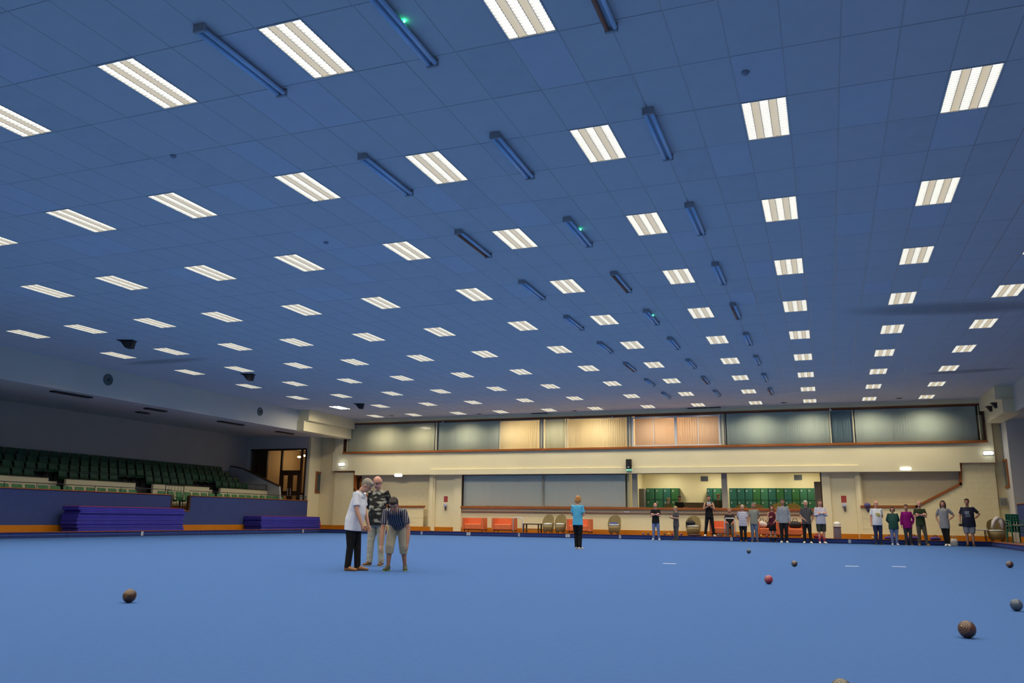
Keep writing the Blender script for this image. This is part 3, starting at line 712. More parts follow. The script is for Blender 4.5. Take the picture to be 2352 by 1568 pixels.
# tiers
XC = -28.9
m = MB(); m.box(XC, XB-.12, Y0, YE, 0, 1.10)
TX = [-29.05, -29.65, -30.25, -30.85]
TZ = [1.80, 2.10, 2.40, 2.68]
for i, (x, z) in enumerate(zip(TX, TZ)): m.box((TX[i+1] if i < 3 else -31.6), x+.02 if i else XC-.1, Y0, 38.6, 0, z)
m.build('floor_stand', mat('stand_concrete', (.12, .12, .11), .9, noise=.1, scale=2), kind='structure')
cw = bpy.data.objects.new('wall_stand_front', None); COL.objects.link(cw); cw['kind'] = 'structure'
gaps = [fx(113, 1090, XC).y, fx(154, 1090, XC).y, fx(312, 1107, XC).y, fx(353, 1110, XC).y, fx(481, 1120, XC).y, fx(507, 1122, XC).y, fx(615, 1130, XC).y]
segs = [(Y0, gaps[0]), (gaps[1], gaps[2]), (gaps[3], gaps[4]), (gaps[5], gaps[6])]
for a, b in segs:
    MB().box(XC-.12, XC, a, b, 1.05, 2.22).build('wall_panel', CREAM, cw)
    MB().box(XC-.14, XC+.02, a, b, 2.22, 2.25).build('capping', WOODD, cw)
for a, b in ((gaps[0], gaps[1]), (gaps[4], gaps[5])): MB().box(XC-.62, XC-.5, a, b, 1.05, 2.12).build('recess_panel', CREAM, cw)
MB().box(XC, XC+.02, Y0, gaps[6], 1.10, 1.28).build('skirting', SKIRT, cw)
for i, (a, b) in enumerate(segs):
    t = thing('stand_handrail', 'dark handrail above the cream stand wall, %s section from the camera' % ORD[i], 'railing', (XC-.06, 0, 2.25))
    MB().tube([(0, a+.05, 0), (0, a+.05, .26), (0, b-.05, .26), (0, b-.05, 0)], .016, 8).build('rail', DARKM, t)
    n = max(1, int((b-max(a, 16))/1.8))
    for j in range(n): yy = max(a, 16)+(b-max(a, 16))*(j+.5)/n; MB().tube([(0, yy, 0), (0, yy, .25)], .011, 6).build('post', DARKM, t)
# seats
seat_f = mat('seat_plastic_green', (.055, .22, .07), .45); seat_d = mat('seat_plastic_dark_green', (.012, .075, .035), .5)
def seat_meshes(mt):
    a = MB(); n = 7
    fr = []; bk = []
    for k in range(n):
        u = -1+2*k/(n-1); fr.append((-.22-.03*(1-u*u)+.03, .215*u))
    v = []; f = []
    for zi, (z, dx) in enumerate(((.42, 0), (.62, -.03), (.77, -.075), (.80, -.085))):
        for (x, y) in fr: v.append((x+dx, y*(1 if zi < 2 else (.97 if zi == 2 else .86)), z))
    for (z, dx) in ((.42, 0), (.62, -.03), (.77, -.075), (.80, -.085)):
        for (x, y) in fr: v.append((x+dx-.025, y*(1 if z < .7 else .95), z))
    for s in range(3):
        for k in range(n-1):
            i = s*n+k; f.append((i, i+1, i+n+1, i+n)); j = 4*n+i; f.append((j+n, j+n+1, j+1, j))
    for k in range(n-1): f.append((3*n+k, 3*n+k+1, 7*n+k+1, 7*n+k)); f.append((4*n+k, 4*n+k+1, k+1, k))
    for s in range(3): f.append((s*n, s*n+n, 4*n+s*n+n, 4*n+s*n)); f.append((s*n+n-1, 4*n+s*n+n-1, 4*n+s*n+2*n-1, s*n+2*n-1))
    back = MB().add(v, f).mesh('backrest', True); back.materials.append(mt)
    st = MB().chamf(-.24, .20, -.21, .21, .39, .44, .03).mesh('seat'); st.materials.append(mt)
    lg = MB(); lg.box(-.20, -.15, -.03, .03, 0, .40); lg.box(-.22, .14, -.03, .03, .35, .39); lg.box(-.26, -.08, -.08, .08, 0, .03); ls = lg.mesh('bracket'); ls.materials.append(DARKM)
    return back, st, ls
sm_f, sm_d = seat_meshes(seat_f), seat_meshes(seat_d)
def seat(x, y, z, ms, label, group):
    t = thing('stadium_seat', label, 'seat', (x, y, z), 0, group)
    link('backrest', ms[0], t); link('seat', ms[1], t); link('bracket', ms[2], t)
def nth(n): return '%d%s' % (n, 'th' if 10 < n % 100 < 14 else {1: 'st', 2: 'nd', 3: 'rd'}.get(n % 10, 'th'))
ys_ = []
y = 20.0
while y < 39.2:
    if not (yg0-.9 < y < yg0+.3): ys_.append(y)
    y += .56
for k, y in enumerate(reversed(ys_)):
    seat(-27.95, y, 1.10, sm_f, 'green front-row stand seat peeking above the blue barrier, %s from far end' % nth(k+1), 'front row of green seats behind the barrier')
for i in range(4):
    ys_ = []; y = 20.6
    while y < 37.6:
        if not (i == 0 and any(g0-.3 < y < g1+.3 for g0, g1 in ((gaps[0], gaps[1]), (gaps[2], gaps[3]), (gaps[4], gaps[5])))): ys_.append(y)
        y += .53
    for k, y in enumerate(reversed(ys_)):
        seat(TX[i]-.25, y, TZ[i], sm_d, 'dark green stand seat in %s tier above cream wall, %s from far end' % (ORD[i], nth(k+1)), 'dark green seats, %s tier row' % ORD[i])
# sloping parapet at the far end of the tiers
YP = 38.7
pp = [P2(470, 1075, YP), P2(505, 1071, YP), P2(537, 1072, YP), P2(560, 1078, YP), P2(641, 1117, YP), P2(643, 1150, YP), (P2(643, 1150, YP)[0], 1.05), (-31.6, 1.05), (-31.6, P2(470, 1075, YP)[1])]
MB().prism(pp, 1, YP, YP+.14).build('wall_parapet', mat('parapet_paint', (.52, .50, .45), .7), kind='structure')
polytrim_pts = pp[1:5]
m = MB()
for (a, b) in zip(polytrim_pts, polytrim_pts[1:]): m.prism([(a[0], a[1]), (b[0], b[1]), (b[0], b[1]+.05), (a[0], a[1]+.05)], 1, YP-.03, YP+.17)
m.build('trim_16', WOODD, kind='structure')
# stand end wall with the glazed entrance screen
def ex(px): return fy(px, 1080, YE).x
ZT = fy(610, 1031, YE).z
gx0, gx1 = -31.3, ex(702)
m = MB(); m.box(-31.7, XSL-.15, YE, YE+.15, ZT, 5.45); m.box(gx1, XSL-.15, YE, YE+.15, 0, ZT); m.box(-31.7, gx0, YE, YE+.15, 0, ZT); m.box(gx0, ex(610), YE, YE+.15, 0, 2.0)
m.build('wall_stand_end', WHITEW, kind='structure')
m = MB(); m.box(XSL-.15, XSL, YE-.03, YL-.01, 0, 5.5); m.build('wall_pier_left', CREAM, kind='structure')
scr = bpy.data.objects.new('window_14', None); COL.objects.link(scr); scr['kind'] = 'structure'
fr = MB()
fr.box(gx0, gx1, YE-.03, YE+.12, ZT-.10, ZT)
for px in (511, 535, 560, 586, 611, 645, 691, 701): x = ex(px); fr.box(x-.05, x+.05, YE-.02, YE+.10, 1.1, ZT-.1)
ZD = fy(668, 1084, YE).z
fr.box(ex(645), ex(691), YE-.02, YE+.10, ZD-.0, ZD+.10)
zk = fy(698, 1132, YE).z; fr.box(ex(691), gx1, YE-.02, YE+.1, zk-.1, zk)
fr.build('frame', WOODD, scr)
pxs = [511, 535, 560, 586, 611, 645]
for a, b in zip(pxs, pxs[1:]): MB().box(ex(a)+.05, ex(b)-.05, YE+.03, YE+.038, 2.0 if a < 600 else 1.1, ZT-.1).build('pane', GLASS, scr)
MB().box(ex(645)+.05, ex(691)-.05, YE+.03, YE+.038, ZD+.1, ZT-.1).build('pane', GLASS, scr); MB().box(ex(691)+.05, gx1-.05, YE+.03, YE+.038, zk, ZT-.1).build('pane', GLASS, scr)
MB().box(ex(691)+.05, gx1, YE, YE+.06, 1.0, zk-.1).build('panel', WHITEW, scr)
xm = (ex(645)+ex(691))/2
for k, (a, b) in enumerate(((ex(645)+.05, xm-.01), (xm+.01, ex(691)-.05))):
    d = bpy.data.objects.new('door_%d' % (k+2), None); COL.objects.link(d); d['kind'] = 'structure'
    fr = MB(); rect_z = (1.1, ZD)
    fr.box(a, a+.16, YE, YE+.05, 1.1, ZD); fr.box(b-.16, b, YE, YE+.05, 1.1, ZD); fr.box(a+.16, b-.16, YE, YE+.05, ZD-.18, ZD); fr.box(a+.16, b-.16, YE, YE+.05, 1.1, 1.3); fr.box(a+.16, b-.16, YE, YE+.05, 2.0, 2.25)
    fr.build('leaf', WOODD, d); MB().box(a+.16, b-.16, YE+.02, YE+.028, 1.3, ZD-.18).build('pane', GLASS, d)
    MB().tube([((b-.08) if k == 0 else (a+.08), YE-.04, 2.02), ((b-.08) if k == 0 else (a+.08), YE-.04, 2.4)], .015, 8).build('door_handle', ALU, d)
# lobby behind the screen
m = MB(); m.box(-31.7, XSL-.1, YE+3.4, YE+3.5, .9, 5.5); m.box(-31.75, -31.65, YE, YE+3.5, .9, 5.5); m.box(XSL-.15, XSL-.05, YL+.1, YE+3.5, .9, 5.5); m.box(-31.7, XSL-.1, YE+.15, YE+3.5, 4.75, 4.85); m.box(-31.7, XSL-.1, YE+.15, YE+3.5, .95, 1.05)
x = ex(611); m.box(x-.06, x, YE+.15, YE+3.4, 1, 4.75)
m.build('wall_lobby', mat('lobby_wall_paint', (.50, .36, .20), .8), kind='structure')
for k, (px, py, en) in enumerate(((688, 1049, 12), (700, 1046, 9))):
    P = fz(px, py, 4.6); P = fy(px, py, YE+1.3+k*.9)
    t = thing('lobby_lamp', 'small warm spot lamp glowing inside the left entrance lobby, %s' % ('brighter one' if k == 0 else 'dimmer one'), 'lamp', (P.x, P.y, P.z))
    MB().tube([(0, 0, .05), (0, 0, 4.75-P.z)], .012, 6).build('stem', DARKM, t)
    MB().ball((0, 0, 0), (.13, .13, .05), 12, 8).build('bulb', mat('lobby_lamp_glow', (1, .9, .7), .4, emit=(1, .82, .5), estr=9), t, True)
    pd = bpy.data.lights.new('lobby_bulb', 'POINT'); pd.energy = en; pd.color = (1, .75, .42); pd.shadow_soft_size = .08
    lo = bpy.data.objects.new('lobby_bulb', pd); COL.objects.link(lo); lo.parent = t; lo.location = (0, 0, -.12)
# framed side windows on the end piers
def side_frame(nm, X, px0, px1, py0, py1, sgn):
    a, b = fx(px0, (py0+py1)/2, X), fx(px1, (py0+py1)/2, X); y0, y1 = min(a.y, b.y), max(a.y, b.y); z1 = fx(px0, py0, X).z; z0 = fx(px0, py1, X).z
    root = bpy.data.objects.new(nm, None); COL.objects.link(root); root['kind'] = 'structure'
    m = MB(); e = .05*sgn
    lo, hi = min(X, X+e), max(X, X+e)
    m.box(lo, hi, y0, y0+.09, z0, z1); m.box(lo, hi, y1-.09, y1, z0, z1); m.box(lo, hi, y0+.09, y1-.09, z0, z0+.09); m.box(lo, hi, y0+.09, y1-.09, z1-.09, z1); m.build('frame', WOOD, root)
    MB().box(min(X, X+e*.4), max(X, X+e*.4), y0+.09, y1-.09, z0+.09, z1-.09).build('pane', mat('dark_window_glass', (.08, .09, .08), .15), root)
side_frame('window_15', XSL, 724, 741, 1082, 1132, 1)
# round wall speakers on the fascia, soffit lamps
for k, (px, py, r) in enumerate(((248, 872, .22), (597, 945, .20))):
    P = fx(px, py, XF)
    t = thing('fascia_speaker', 'round dark speaker set in the left fascia, %s' % ('nearer the camera' if k == 0 else 'farther one'), 'speaker', (XF, P.y, P.z))
    def ring(prof, n=20):
        q = MB().lathe(prof, n); q.v = [(v[2], v[0], v[1]) for v in q.v]; return q
    ring([(r*.8, 0), (r, 0), (r, .03), (r*.86, .05), (r*.8, .03)]).build('rim', mat('speaker_rim', (.10, .13, .12), .5), t, True)
    ring([(.001, .015), (r*.8, .03), (r*.8, 0)]).build('cone', mat('speaker_cone', (.035, .05, .048), .7), t, True)
    ring([(.001, .05), (r*.22, .045), (r*.22, .01)], 14).build('dust_cap', DARKM, t, True)
for k, (pa, pb) in enumerate((((118, 896), (210, 911)), ((310, 947), (345, 949)), ((330, 936), (385, 943)), ((500, 966), (560, 975)), ((640, 990), (668, 996)))):
    a, b = fz(*pa, 5.24), fz(*pb, 5.24); c = (a+b)/2; L = (b-a).length
    zc = 5.215+(XF-.1-c.x)/6.2*.14
    t = thing('soffit_fitting', 'dark unlit recessed fitting in the stand soffit, %s from the camera' % ORD[k], 'light fitting', (c.x, c.y, min(zc, 5.34)))
    MB().chamf(-.14, .14, -L/2, L/2, -.05, -.005, .015).build('housing', DARKM, t); MB().box(-.10, .10, -L/2+.05, L/2-.05, -.056, -.05).build('lens', BLACK, t)

# ------------------------------------------------------------------ right side
m = MB(); m.box(XFR, XFR+.15, Y0, YW+.1, ZF, CEIL+.1); m.build('wall_right', WHITEW, kind='structure')
m = MB(); m.box(XFR-.42, XFR+.2, 37.0, YW, ZF-.02, 5.72); m.box(XFR-.62, XFR+.2, 37.1, YW, 5.72, CEIL+.02); m.build('trim_17', CREAM, kind='structure')
for k, y in enumerate((38.1, 39.2)):
    t = thing('beam_bracket', 'dark bracket under the right corner beam, %s' % ('nearer one', 'farther one')[k], 'bracket', (XFR-.5, y, 5.72))
    MB().prism([(-.12, 0), (.10, 0), (.10, -.22), (.0, -.22)], 1, -.10, .10).build('body', DARKM, t); MB().box(-.14, .12, -.13, .13, -.03, .0).build('plate', BLACK, t)
m = MB(); m.prism([(XFR+.1, ZF+.02), (XFR+.1, ZF+.12), (12.6, 5.5), (12.6, 5.36)], 1, Y0, YE+.2).build('ceiling_stand_right', WHITEW, kind='structure')
m = MB(); m.box(12.4, 12.6, Y0, YE+1, 0, 5.5); m.build('wall_right_back', WHITEW, kind='structure')
m = MB(); m.box(XRB, XRB+.12, Y0, YE-.3, 0, ZBR); m.build('wall_barrier_right', BARR, kind='structure')
m = MB(); m.box(XRB-.03, XRB+.15, Y0, YE-.3, ZBR, ZBR+.035); m.build('trim_18', WOOD, kind='structure')
m = MB(); m.box(XRB-.02, XRB, Y0, YE, BANK-.012, BANK+.22); m.build('baseboard_right', SKIRT, kind='structure')
m = MB(); m.box(XSR, XSR+.12, YE, YL+.1, 0, 5.5); m.box(XSR+.0, XSR+.75, YE-.2, YE, BANK-.02, 5.3); m.build('wall_pier_right', WHITEW, kind='structure')
m = MB(); m.box(XSR+.75, 12.5, YE, YE+.15, 4.6, 5.45); m.box(XSR+.75, 12.5, YE, YE+.15, 0, 1.9); m.box(XSR+.75, 12.5, YE+.9, YE+1, 1.5, 5); m.build('wall_end_right', WHITEW, kind='structure')
rw = bpy.data.objects.new('window_16', None); COL.objects.link(rw); rw['kind'] = 'structure'
m = MB(); m.box(XSR+.75, 12.4, YE-.03, YE+.12, 4.5, 4.6); m.box(XSR+.75, 12.4, YE-.03, YE+.12, 1.9, 2.0); m.box(XSR+.75, XSR+.85, YE-.03, YE+.12, 2, 4.5); m.build('frame', WOODD, rw); MB().box(XSR+.85, 12.4, YE+.03, YE+.038, 2, 4.5).build('pane', GLASS, rw)
side_frame('window_17', XSR, 2306, 2317, 1056, 1122, -1)
P = fy(2305, 1152, YS)
t = thing('wall_grille', 'small grey slatted grille low on right stair wall near the corner', 'vent', (P.x, YS, P.z))
MB().chamf(-.15, .15, -.03, 0, -.17, .17, .01).build('frame', mat('grille_grey', (.30, .29, .25), .5), t)
m = MB()
for j in range(6): m.box(-.12, .12, -.038, -.03, -.13+.045*j, -.105+.045*j)
m.build('slat', mat('grille_slat', (.20, .20, .18), .5), t)
# closing wall behind the camera
m = MB(); m.box(-33, 13, Y0-.3, Y0, -.2, CEIL+.3); m.build('wall_front', CREAM, kind='structure')

# ------------------------------------------------------------------ stacks of folded purple-blue mats on the left bank
mat_c = [mat('mat_purple_blue', (.045, .036, .36), .7, noise=.1, scale=2), mat('mat_indigo', (.036, .034, .30), .7, noise=.1, scale=2)]
mat_r = mat('mat_red_edge', (.50, .02, .06), .6)
XM = -26.1
for s, (pf, pb, pe, pt, txt) in enumerate(((178, 137, 427, 1161, 'longer stack, nearer camera'), (600, 558, 741, 1182, 'shorter stack, near the pier'))):
    ya, yb_ = fx(pf, 1190, XM).y, fx(pe, 1190, XM).y; yb_ = min(yb_, 39.9)
    xb_ = max(fy(pb, 1190, ya).x, XB+.03)
    zt = fx((pf+pe)/2, pt+4, XM).z
    n = 7; hgt = (zt-BANK)/n
    for j in range(n):
        z = BANK+hgt*j; dy = rnd.uniform(-.05, .05); dx = rnd.uniform(-.015, .015)
        ordl = 'bottom' if j == 0 else ('topmost' if j == n-1 else '%s from the bottom' % ORD[j])
        t = thing('folded_mat', 'purple-blue folded mat, %s of the %s' % (ordl, txt), 'mat', ((XM+xb_)/2+dx, (ya+yb_)/2+dy, z), 0, 'folded mats, %s' % txt)
        W2, L2 = (XM-xb_)/2-.015, (yb_-ya)/2-.05
        MB().chamf(-W2, W2, -L2, L2, 0, hgt*.50, hgt*.2).build('lower_fold', mat_c[j % 2], t)
        MB().chamf(-W2, W2-.01, -L2+.02, L2-.03, hgt*.50, hgt*.985, hgt*.2).build('upper_fold', mat_c[(j+1) % 2], t)
        if j == n-1: MB().box(-W2+.02, W2-.012, -L2+.05, L2-.3, hgt*.985, hgt*1.12).build('red_edge', mat_r, t)
        if s == 1 and j in (1, 2, 3): MB().box(W2-.25, W2+.012, L2-.03, L2+.02, .0, hgt*.9).build('red_edge', mat_r, t)
# bank markers on the boards
for k, px in enumerate((968, 1076, 1192, 1304, 1424, 1680, 1951)):
    P = fy(px, 1236, YK-.03); big = k in (1, 3)
    t = thing('rink_marker', 'small white rink marker on the far blue bank, %s from left' % ORD[k], 'marker', (P.x, YK-.03, .03))
    MB().chamf(-.05 if not big else -.11, .05 if not big else .11, -.012, 0, 0, .15, .008).build('plate', mat('marker_white', (.55, .56, .6), .6), t)
    MB().box(-.02, .02, -.016, -.012, .03, .12).build('stripe', mat('marker_grey', (.25, .28, .4), .6), t)
for k, (px, py) in enumerate(((327, 1220), (696, 1220))):
    P = fx(px, py, XK+.03)
    t = thing('rink_marker', 'small pale marker on the left blue bank, %s' % ('nearer camera' if k == 0 else 'near the far corner'), 'marker', (XK+.03, P.y, .02))
    MB().chamf(-.012, .012, -.06, .06, 0, .16, .006).build('plate', mat('marker_white', (.55, .56, .6), .6), t); MB().box(.012, .016, -.02, .02, .03, .13).build('stripe', mat('marker_grey', (.25, .28, .4), .6), t)
for k, (px, py) in enumerate(((1538, 1294), (1957, 1300), (2065, 1301))):
    P = fz(px, py, 0)
    t = MB().box(-.13, .13, -.05, .05, 0, .002).build('rink_spot', mat('white_tape', (.75, .77, .8), .6), None, loc=(P.x, P.y, .0005))
    tag(t, 'thin white tape mark on the blue carpet, %s' % ('left one, alone in mid floor', 'middle one', 'right one')[k], 'marking')

# ------------------------------------------------------------------ furniture on the far bank
YB = 40.25           # depth at which the furniture stands
sofa_m = mat('orange_upholstery', (.76, .185, .06), .65, noise=.06, scale=5)
def sofa(pa, pb, label, y=YB):
    a, b = fy(pa, 1210, y-.3), fy(pb, 1210, y-.3); b.x -= .62*max(0, -b.x)/y; W = (b-a).x;   # the far end of its side shows to the right
    t = thing('tub_sofa', label, 'sofa', ((a.x+b.x)/2, y, BANK), 0, 'orange tub sofas')
    h, D = .70, .36
    # curved shell: back and arms in one horseshoe
    m = MB(); n = 18; v = []; f = []
    path = []
    for k in range(n+1):
        u = k/n
        if u < .22: path.append((-W/2, -D+(D*1.3)*u/.22))
        elif u > .78: path.append((W/2, -D+(D*1.3)*(1-u)/.22))
        else:
            s = (u-.22)/.56; ang = PI-s*PI; path.append((W/2*math.copysign(abs(math.cos(ang))**.6, math.cos(ang)), D*.3+D*.75*abs(math.sin(ang))**.6))
    th = .12
    for (x, y_) in path:
        L = math.hypot(x/(W/2), (y_)/(D)) or 1
        xi, yi = x*(1-th/(W/2)), (y_-th if y_ > D*.3 else y_)
        for (px_, py_, z) in ((x, y_, .12), (x, y_, h-.04), (x*.99, y_*.985, h), (xi*1.02, yi, h), (xi, yi, h-.04), (xi, yi, .12)): v.append((px_, py_, z))
    for k in range(n):
        for j in range(6): f.append((k*6+j, k*6+(j+1) % 6, (k+1)*6+(j+1) % 6, (k+1)*6+j))
    f.append((0, 1, 2, 3, 4, 5)); f.append(tuple(n*6+j for j in range(5, -1, -1)))
    m.add(v, f).build('shell', sofa_m, t)
    m = MB().chamf(-W/2+th, W/2-th, -D-.02, D*.7, .12, .40, .05); m.build('seat_cushion', sofa_m, t)
    m = MB().chamf(-W/2+.02, W/2-.02, -D+.02, D*.9, .09, .13, .02); m.build('base', mat('sofa_base', (.03, .015, .01), .7), t)
    for sx in (-1, 1):
        for sy in (-1, 1): MB().tube([(sx*(W/2-.1), sy*(D-.12)+.02, 0), (sx*(W/2-.1), sy*(D-.12)+.02, .1)], [.018, .025], 8).build('leg', DARKM, t)
    return t
sofa(1062, 1121, 'orange two-seat tub sofa, leftmost, left of the white rail frame')
sofa(1130, 1190, 'orange two-seat tub sofa partly behind the first white rail frame')
sofa(1302, 1364, 'orange tub sofa directly behind the person in turquoise')
sofa(1630, 1688, 'orange sofa with the seated onlooker behind the second white rail')
sofa(1738, 1793, 'orange sofa with a white and black bag, behind person in dark red top')
sofa(1796, 1852, 'orange sofa with a dark bag, left of person in charcoal polo')
def rail_frame(pa, pb, ptop, label, y=39.62):
    a, b = fy(pa, 1200, y).x, fy(pb, 1200, y).x; zt = fy((pa+pb)/2, ptop, y).z-BANK; hw = (b-a)/2-.02
    t = thing('step_rail', label, 'handrail', ((a+b)/2, y, BANK))
    MB().tube([(-hw, 0, 0), (-hw, 0, zt-.06), (-hw+.06, 0, zt), (hw-.06, 0, zt), (hw, 0, zt-.06), (hw, 0, 0)], .022, 10).build('hoop', ALU, t, True)
    for s_ in (-1, 1): MB().lathe([(.05, 0), (.05, .012), (.028, .02)], 12, (s_*hw, 0, 0)).build('foot_plate', DARKM, t, True)
rail_frame(1178, 1201, 1188, 'white tubular step rail in front of second orange sofa from left')
rail_frame(1663, 1690, 1190, 'white tubular step rail in front of the seated onlooker')
def low_table(pa, pb, label, y=YB):
    a, b = fy(pa, 1210, y).x, fy(pb, 1210, y).x; hw = (b-a)/2; t = thing('coffee_table', label, 'table', ((a+b)/2, y, BANK))
    MB().chamf(-hw, hw, -.28, .28, .40, .45, .012).build('top', WOODD, t); MB().box(-hw+.12, hw-.12, -.2, .2, .16, .19).build('shelf', mat('table_shelf', (.20, .15, .09), .5), t)
    for sx in (-1, 1):
        for sy in (-1, 1): MB().box(sx*(hw-.07)-.03, sx*(hw-.07)+.03, sy*.22-.03, sy*.22+.03, 0, .40).build('leg', WOODD, t)
low_table(1203, 1243, 'low dark coffee table between white rail and the rattan chairs')
rattan = mat_wave('rattan_weave', (.44, .34, .15), (.18, .13, .055), 26, 'Z', .7)
rattan_l = mat_wave('rattan_yellow_weave', (.50, .38, .10), (.30, .20, .05), 26, 'Z', .7)
def rattan_chair(cx_px, label, y=YB, z=BANK, cush=(.62, .62, .56), wpx=30, mt=None, zs=1.0, xw=None):
    mt = mt or rattan
    P = fy(cx_px, 1200, y); W = wpx/ppm((P.x, y, .6)); R = W/2
    t = thing('rattan_chair', label, 'chair', (P.x, y, z))
    n = 20; v = []; f = []
    for k in range(n+1):
        a = PI*(-.12)+PI*1.24*k/n; c, s_ = math.cos(a), math.sin(a)
        top = (.44+.46*max(0, s_)**.55)*zs
        for (r, zz) in ((R*.84, .10), (R*.95, .30), (R, .46), (R*1.02, max(.50, top)), (R*.95, max(.50, top)+.02), (R*.90, .46), (R*.85, .30)): v.append((c*r, s_*r*.95, zz))
    q = 7
    for k in range(n):
        for j in range(q): f.append((k*q+j, k*q+(j+1) % q, (k+1)*q+(j+1) % q, (k+1)*q+j))
    f.append(tuple(range(q))); f.append(tuple(n*q+j for j in range(q-1, -1, -1)))
    MB().add(v, f).build('woven_back', mt, t)
    MB().lathe([(R*.80, .08), (R*.92, .30), (R*.90, .38), (R*.5, .40)], 20).build('woven_base', mt, t, True)
    if cush: MB().lathe([(R*.70, .39), (R*.84, .42), (R*.82, .46), (R*.4, .49)], 20).build('cushion', mat('cushion_%d%d%d' % tuple(int(c*100) for c in cush), cush, .8), t, True)
    for k in range(4): a = PI/4+PI/2*k; MB().tube([(R*.7*math.cos(a), R*.7*math.sin(a), 0), (R*.75*math.cos(a), R*.75*math.sin(a), .12)], .022, 8).build('leg', WOODD, t)
    return t
rattan_chair(1259, 'rattan tub chair with white cushion, left of the pair by the coffee table', wpx=27)
rattan_chair(1287, 'rattan tub chair with white cushion, right of the pair by the coffee table', wpx=27)
rattan_chair(1411, 'rattan tub chair with a blue item on its seat, alone right of person in turquoise')
rattan_chair(1592, 'rattan tub chair with a black bag on it, between two onlookers', wpx=34, y=40.5)
rattan_chair(2287, 'rattan chair under a white coat at the right corner', y=40.2, wpx=40)
P = fy(1411, 1210, YB)
t = thing('blue_cushion', 'small folded blue item lying on the lone rattan chair', 'cushion', (P.x, YB-.08, BANK+.49))
MB().chamf(-.17, .17, -.14, .14, 0, .07, .03).build('pad', mat('cushion_blue', (.05, .09, .35), .8), t); MB().chamf(-.19, .16, -.16, .12, -.015, .008, .01).build('edge', mat('cushion_edge', (.6, .66, .7), .8), t)
def bag(px, y, z, w_, h_, key, label):
    P = fy(px, 1200, y); t = thing('bag', label, 'bag', (P.x, y, z))
    m = MB(); m.tube([(-w_/2, 0, h_*.35), (-w_*.35, 0, h_*.45), (0, 0, h_*.5), (w_*.35, 0, h_*.42), (w_/2, 0, h_*.3)], [(h_*.25, .08), (h_*.45, .13), (h_*.5, .15), (h_*.42, .13), (h_*.22, .08)], 12, side=(0, 0, 1)); m.build('body', key, t, True)
    MB().tube([(-w_*.2, 0, h_*.9), (-w_*.12, -.02, h_*1.3), (w_*.12, -.02, h_*1.3), (w_*.2, 0, h_*.88)], .014, 8).build('handle', BLACK, t, True)
    return t
dkbag = mat('bag_black_nylon', (.014, .014, .016), .6); whbag = mat('bag_white', (.62, .58, .5), .7); plbag = mat('bag_purple', (.07, .035, .20), .6)
bag(1586, 40.4, BANK+.47, .42, .24, dkbag, 'black bag slumped on the rattan chair between two onlookers')
bag(1750, YB-.05, BANK+.42, .42, .30, whbag, 'white bag on the orange sofa beside person in dark red')
bag(1762, YB+.08, BANK+.42, .40, .26, dkbag, 'black bag behind the white bag on the orange sofa')
bag(1826, YB-.02, BANK+.42, .55, .32, dkbag, 'dark bag lying on the rightmost orange sofa')
bag(2145, 40.3, BANK, .42, .16, plbag, 'purple bowls bag on the bank left of person in leggings')
bag(2043, 40.3, BANK, .50, .15, plbag, 'dark purple bowls bag on the bank behind person in green')
bag(2094, 40.3, BANK, .55, .17, plbag, 'dark purple bowls bag behind the person in magenta')
bag(1879, 40.3, BANK, .45, .16, mat('bag_red', (.25, .02, .04), .7), 'dark red bag on the bank left of person in lilac shirt')
bag(2009, 40.2, BANK, .35, .15, mat('bag_plum', (.06, .03, .09), .7), 'plum bag with yellow trim on the bank by person in white tee')
def low_tray(px, label):
    P = fy(px, 1228, 39.75); t = thing('equipment_tray', label, 'tray', (P.x, 39.75, BANK))
    MB().lathe([(.24, 0), (.32, .03), (.33, .06), (.29, .05), (.02, .035)], 20).build('ring', mat('tray_plum', (.05, .025, .035), .5), t, True)
    MB().lathe([(.28, .045), (.30, .07), (.26, .075)], 20).build('rim', mat('tray_rim', (.16, .08, .10), .5), t, True)
low_tray(1595, 'dark round plum tray on the bank edge below the rattan chair')
# bin with white lid
P = fy(1923, 1215, 40.3)
t = thing('pedal_bin', 'grey cylindrical bin with glossy white domed lid on right bank', 'bin', (P.x, 40.3, BANK))
MB().lathe([(.15, 0), (.16, .02), (.16, .52), (.155, .54)], 20).build('drum', mat('bin_grey_lilac', (.20, .17, .22), .35), t, True)
MB().lathe([(.20, .50), (.205, .53), (.16, .545)], 20).build('rim', mat('bin_rim', (.55, .50, .42), .4), t, True)
MB().lathe([(.15, .54), (.155, .64), (.13, .70), (.02, .73)], 20).build('lid', mat('bin_lid', (.80, .77, .68), .25), t, True)
# lilac lamp on the right parapet rail
P = fy(1992, 1160, YS-.1)
t = thing('hanging_cap', 'dark lilac cap hanging on the right wooden wall rail', 'cap', (P.x, YS-.05, P.z-.05))
MB().ball((0, -.06, .05), (.13, .11, .12), 14, 8).build('crown', mat('cap_lilac', (.10, .08, .22), .6), t, True)
MB().tube([(.0, -.05, -.05), (.02, -.05, -.2), (.03, -.04, -.26)], [.06, .05, .02], 10).build('strap', mat('cap_navy', (.05, .05, .14), .7), t, True)
